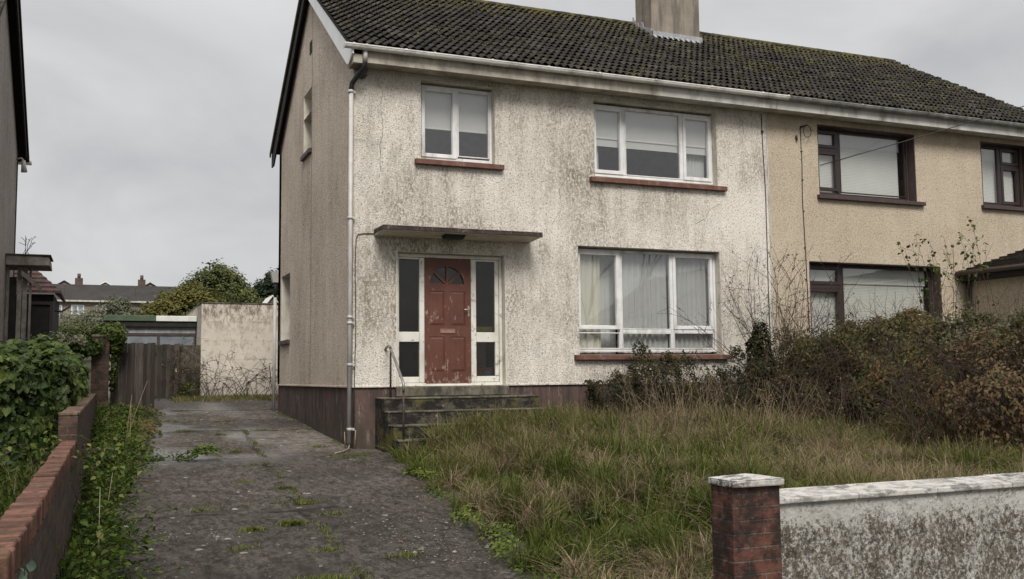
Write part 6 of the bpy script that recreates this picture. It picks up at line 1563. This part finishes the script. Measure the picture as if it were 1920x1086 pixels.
# ---- background trees and bushes
def tree(name, label, cat, blobs, n, mat, size, trunk, seed, clump=.7, cf=2.2, simple=True, group=None, rbias=0):
    t = thing(name, label, cat, trunk, group); r_ = np.random.default_rng(seed); Ps = []; Ns = []
    wts = np.array([b_[3] * b_[4] for b_ in blobs], float); wts /= wts.sum()
    for (cx, cy, cz, rx, rz), w_ in zip(blobs, wts):
        P, N, _ = blob((cx, cy, cz), (rx, rx, rz), .25, .18, seed)(r_, int(n * w_)); Ps.append(P); Ns.append(N)
    P = np.concatenate(Ps); N = np.concatenate(Ns); c = vnoise(P, cf, seed); c2 = vnoise(P, cf * 2.6, seed + 4)
    k = r_.random(len(P)) < np.clip(1 - clump + clump * (c * .9 + c2 * .9 + .55), .03, 1); P, N, c = P[k], N[k], c[k]
    V = Veg(); V.simple(P, N + V3(0, 0, .4), size * 1.35, np.clip(.45 + .25 * c + r_.normal(0, .2, len(P)) + rbias, 0, 1), .6, seed); V.build('crown', mat, t)
    W = Veg(); base = V3(*trunk); tops = np.array([[b_[0], b_[1], b_[2]] for b_ in blobs], float); mid = base + (tops.mean(0) - base) * .35
    W.twigs(base[None], mid[None], .14, .10)
    W.twigs(np.tile(mid, (len(tops), 1)), tops, .08, .03)
    A, B, ra, rb, _n, _d2 = grow(np.repeat((tops + mid) / 2, 6, 0), nrmz(r_.normal(size=(len(tops) * 6, 3)) + V3(0, 0, .5)), float(np.mean([b_[3] for b_ in blobs])) * 1.1, 5, .04, seed, .3, 0, .4, .5)
    W.twigs(A, B, ra, rb); W.build('trunk', 'bark', t); return t
G2 = lambda y: float(H(0, y))
for nm_, pr_, xa, xb_, sd_ in (('moss', roof, 3.5, XP, 1), ('moss', nroof, XP, 18.4, 2)):
    r_ = np.random.default_rng(sd_); n = 3600; x = r_.uniform(xa, xb_, n); c_ = r_.integers(0, 20, n); y = 14.62 + 3.93 * (c_ + np.abs(r_.normal(0, .12, n))) / 20; c = vnoise(np.stack([x, y, 0 * x], -1), 1.5, 5 + sd_)
    m = (r_.random(n) < np.clip(.25 + .9 * c + .5 * (y > 18.2), .03, 1)); x, y = x[m], y[m]; n = len(x); sz = r_.uniform(.012, .036, n)
    P = np.stack([x, y, ROOF(y) + .022 + .008 * np.cos(x / .134 * 6.28)], -1); V = Veg()
    for k in range(3): V.simple(P + r_.normal(0, 1, (n, 3)) * sz[:, None] * V3(.7, .5, .2), np.tile(V3(0, -.6, .8), (n, 1)), .038, np.clip(r_.normal(.4, .25, n), 0, 1), .9, seed=sd_ * 9 + k)
    o = V.build(nm_, 'roof_moss', pr_); o['kind'] = 'stuff'
tree('garden_tree', 'rounded green tree rising behind the pale outbuilding', 'tree', [(4.5, 45, 5.0, 1.4, 1.4), (3.7, 45, 4.6, 1.0, .9), (5.4, 45, 4.8, 1.2, 1.1), (4.5, 45, 6.15, .85, .7), (5.2, 45.3, 5.8, .8, .8), (3.5, 44.8, 5.6, .55, .4), (6.0, 45, 4.5, .7, 1.0), (3.9, 45, 6.0, .4, .3), (5.9, 45, 5.4, .45, .4)], 30000, 'leaf_tree', .11, (4.6, 45, G2(45)), 81, .9, 2.4)
tree('conifer', 'dark conifer just left of the house gable', 'tree', [(8.7, 60, 5.8, 1.4, 1.6), (9.4, 60, 6.8, 1.4, 1.2), (9.8, 60, 7.5, 1.0, .8), (8.5, 60, 4.4, 1.6, 1.6), (9.2,60,7.6,.4,.6)], 26000, 'leaf_conifer', .15, (9.2, 60, G2(60)), 83, .8, 2.8)
for i, (lb, bl_, nn, mt_, sz, sd_, rb_) in enumerate([
    ('yellow-green bush left of the rounded tree', [(3.3, 43, 5.0, .8, .65), (2.5, 43, 4.9, .6, .5), (4.0, 43, 4.6, .9, .8), (2.9, 43, 4.3, 1.2, .8), (1.9, 43, 4.4, .6, .5)], 18000, 'leaf_olive', .10, 85, .05),
    ('grey-green willowy bush in front of the far terrace', [(.5, 55, 5.45, .8, .6), (-.2, 55, 5.0, .8, .5), (1.1, 55, 5.0, .7, .5), (.4, 55, 4.4, 2.4, .8), (-1.6, 55, 4.4, 1, .5)], 22000, 'leaf_greyish', .10, 87, 0),
    ('tall dark bush beside the small outhouse', [(-1.2, 44, 3.4, 1.2, .6), (-.3, 44, 3.4, 1.2, .6), (-1.9, 44, 3.3, .8, .6), (.7, 44, 3.3, 1.0, .6)], 18000, 'leaf_tree', .09, 89, -.1),
    ('low brown-green bush between the willowy and yellow-green bushes', [(2.3, 50, 4.5, 1.0, .6), (3.0, 50, 4.8, .6, .5), (1.7, 50, 4.3, 1.0, .5)], 9000, 'leaf_olive', .09, 91, -.15),
    ('dark bush filling the gap under the conifer', [(6.4, 48, 4.2, 1.1, 1.1), (7.2, 48, 4.8, .9, .9)], 9000, 'leaf_tree', .11, 93, -.15)]):
    tree('background_bush', lb, 'bush', bl_, nn, mt_, sz, (bl_[0][0], bl_[0][1], G2(bl_[0][1])), sd_, .75, 2.6, group='bushes beyond the garages', rbias=rb_)
def scrub(r_, n):
    x = r_.uniform(-9, 16, n); y = r_.uniform(62, 100, n); z = H(x, y) + r_.random(n) * (2.0 + 1.0 * np.sin(x * .9 + y * .3)) ; return np.stack([x, y, z], -1), np.tile(V3(0, -.6, .8), (n, 1)), z
mound('hillside_scrub', 'grey green scrub covering the slope below the far terrace', 'scrub', scrub, 38000, 'leaf_greyish', .26, kind='stuff', seed=95, shape='simple', clump=.6, cf=.8)

# ---- what stands across the street (mirrored in the window panes)
for i, (x0, hw_, ya, lb) in enumerate(((33, 4.5, -17, 'pale gabled house across the street, mirrored in the beige house window'), (45, 4.2, -14, 'second pale gabled house across the street, further right in the mirror image'), (14, 5, -24, 'long pale house across the street, mirrored in the white house windows'))):
    t = thing('gabled_house', lb, 'house', (x0, ya, 0), 'houses across the street')
    b = MB(); b.box(x0 - hw_, x0 + hw_, ya - 8, ya, -.1, 5.0); b.prism([(x0 - hw_, ya, 5.0), (x0 + hw_, ya, 5.0), (x0, ya, 7.6)], (0, -8, 0)); b.build('wall', 'beige_roughcast', t)
    b = MB()
    for s_ in (-1, 1): b.prism([(x0, ya + .3, 7.75), (x0 + (hw_ + .4) * s_, ya + .3, 4.9), (x0 + (hw_ + .4) * s_, ya + .3, 5.05), (x0, ya + .3, 7.92)], (0, -8.6, 0))
    b.build('roof', 'far_roof', t)
    for (wx0, wz) in ((-2.6, .9), (1.0, .9), (-2.6, 3.2), (1.0, 3.2)):
        f = MB(); ring(f, x0 + wx0, x0 + wx0 + 1.5, wz, wz + 1.2, .08, ya + .01, ya + .05); wn = f.build('window', 'far_white', t); pane(x0 + wx0 + .08, x0 + wx0 + 1.42, wz + .08, wz + 1.12, ya + .03, wn, 'far_pane')
t = thing('bare_tree', 'bare street tree across the pavement, mirrored in the bay window', 'tree', (19.5, -7, 0))
W = Veg(); g = grow(np.array([[19.5, -7, 0.]] * 3) + np.random.default_rng(2).normal(0, .1, (3, 3)), np.array([[.1, 0, 1.], [-.2, .1, 1], [.15, -.1, 1]]), 7.5, 12, .11, 15, .25, 0, .75, .5, .02, .7)
W.twigs(g[0], g[1], np.maximum(g[2], .008), np.maximum(g[3], .006)); W.build('branches', 'bark', t)
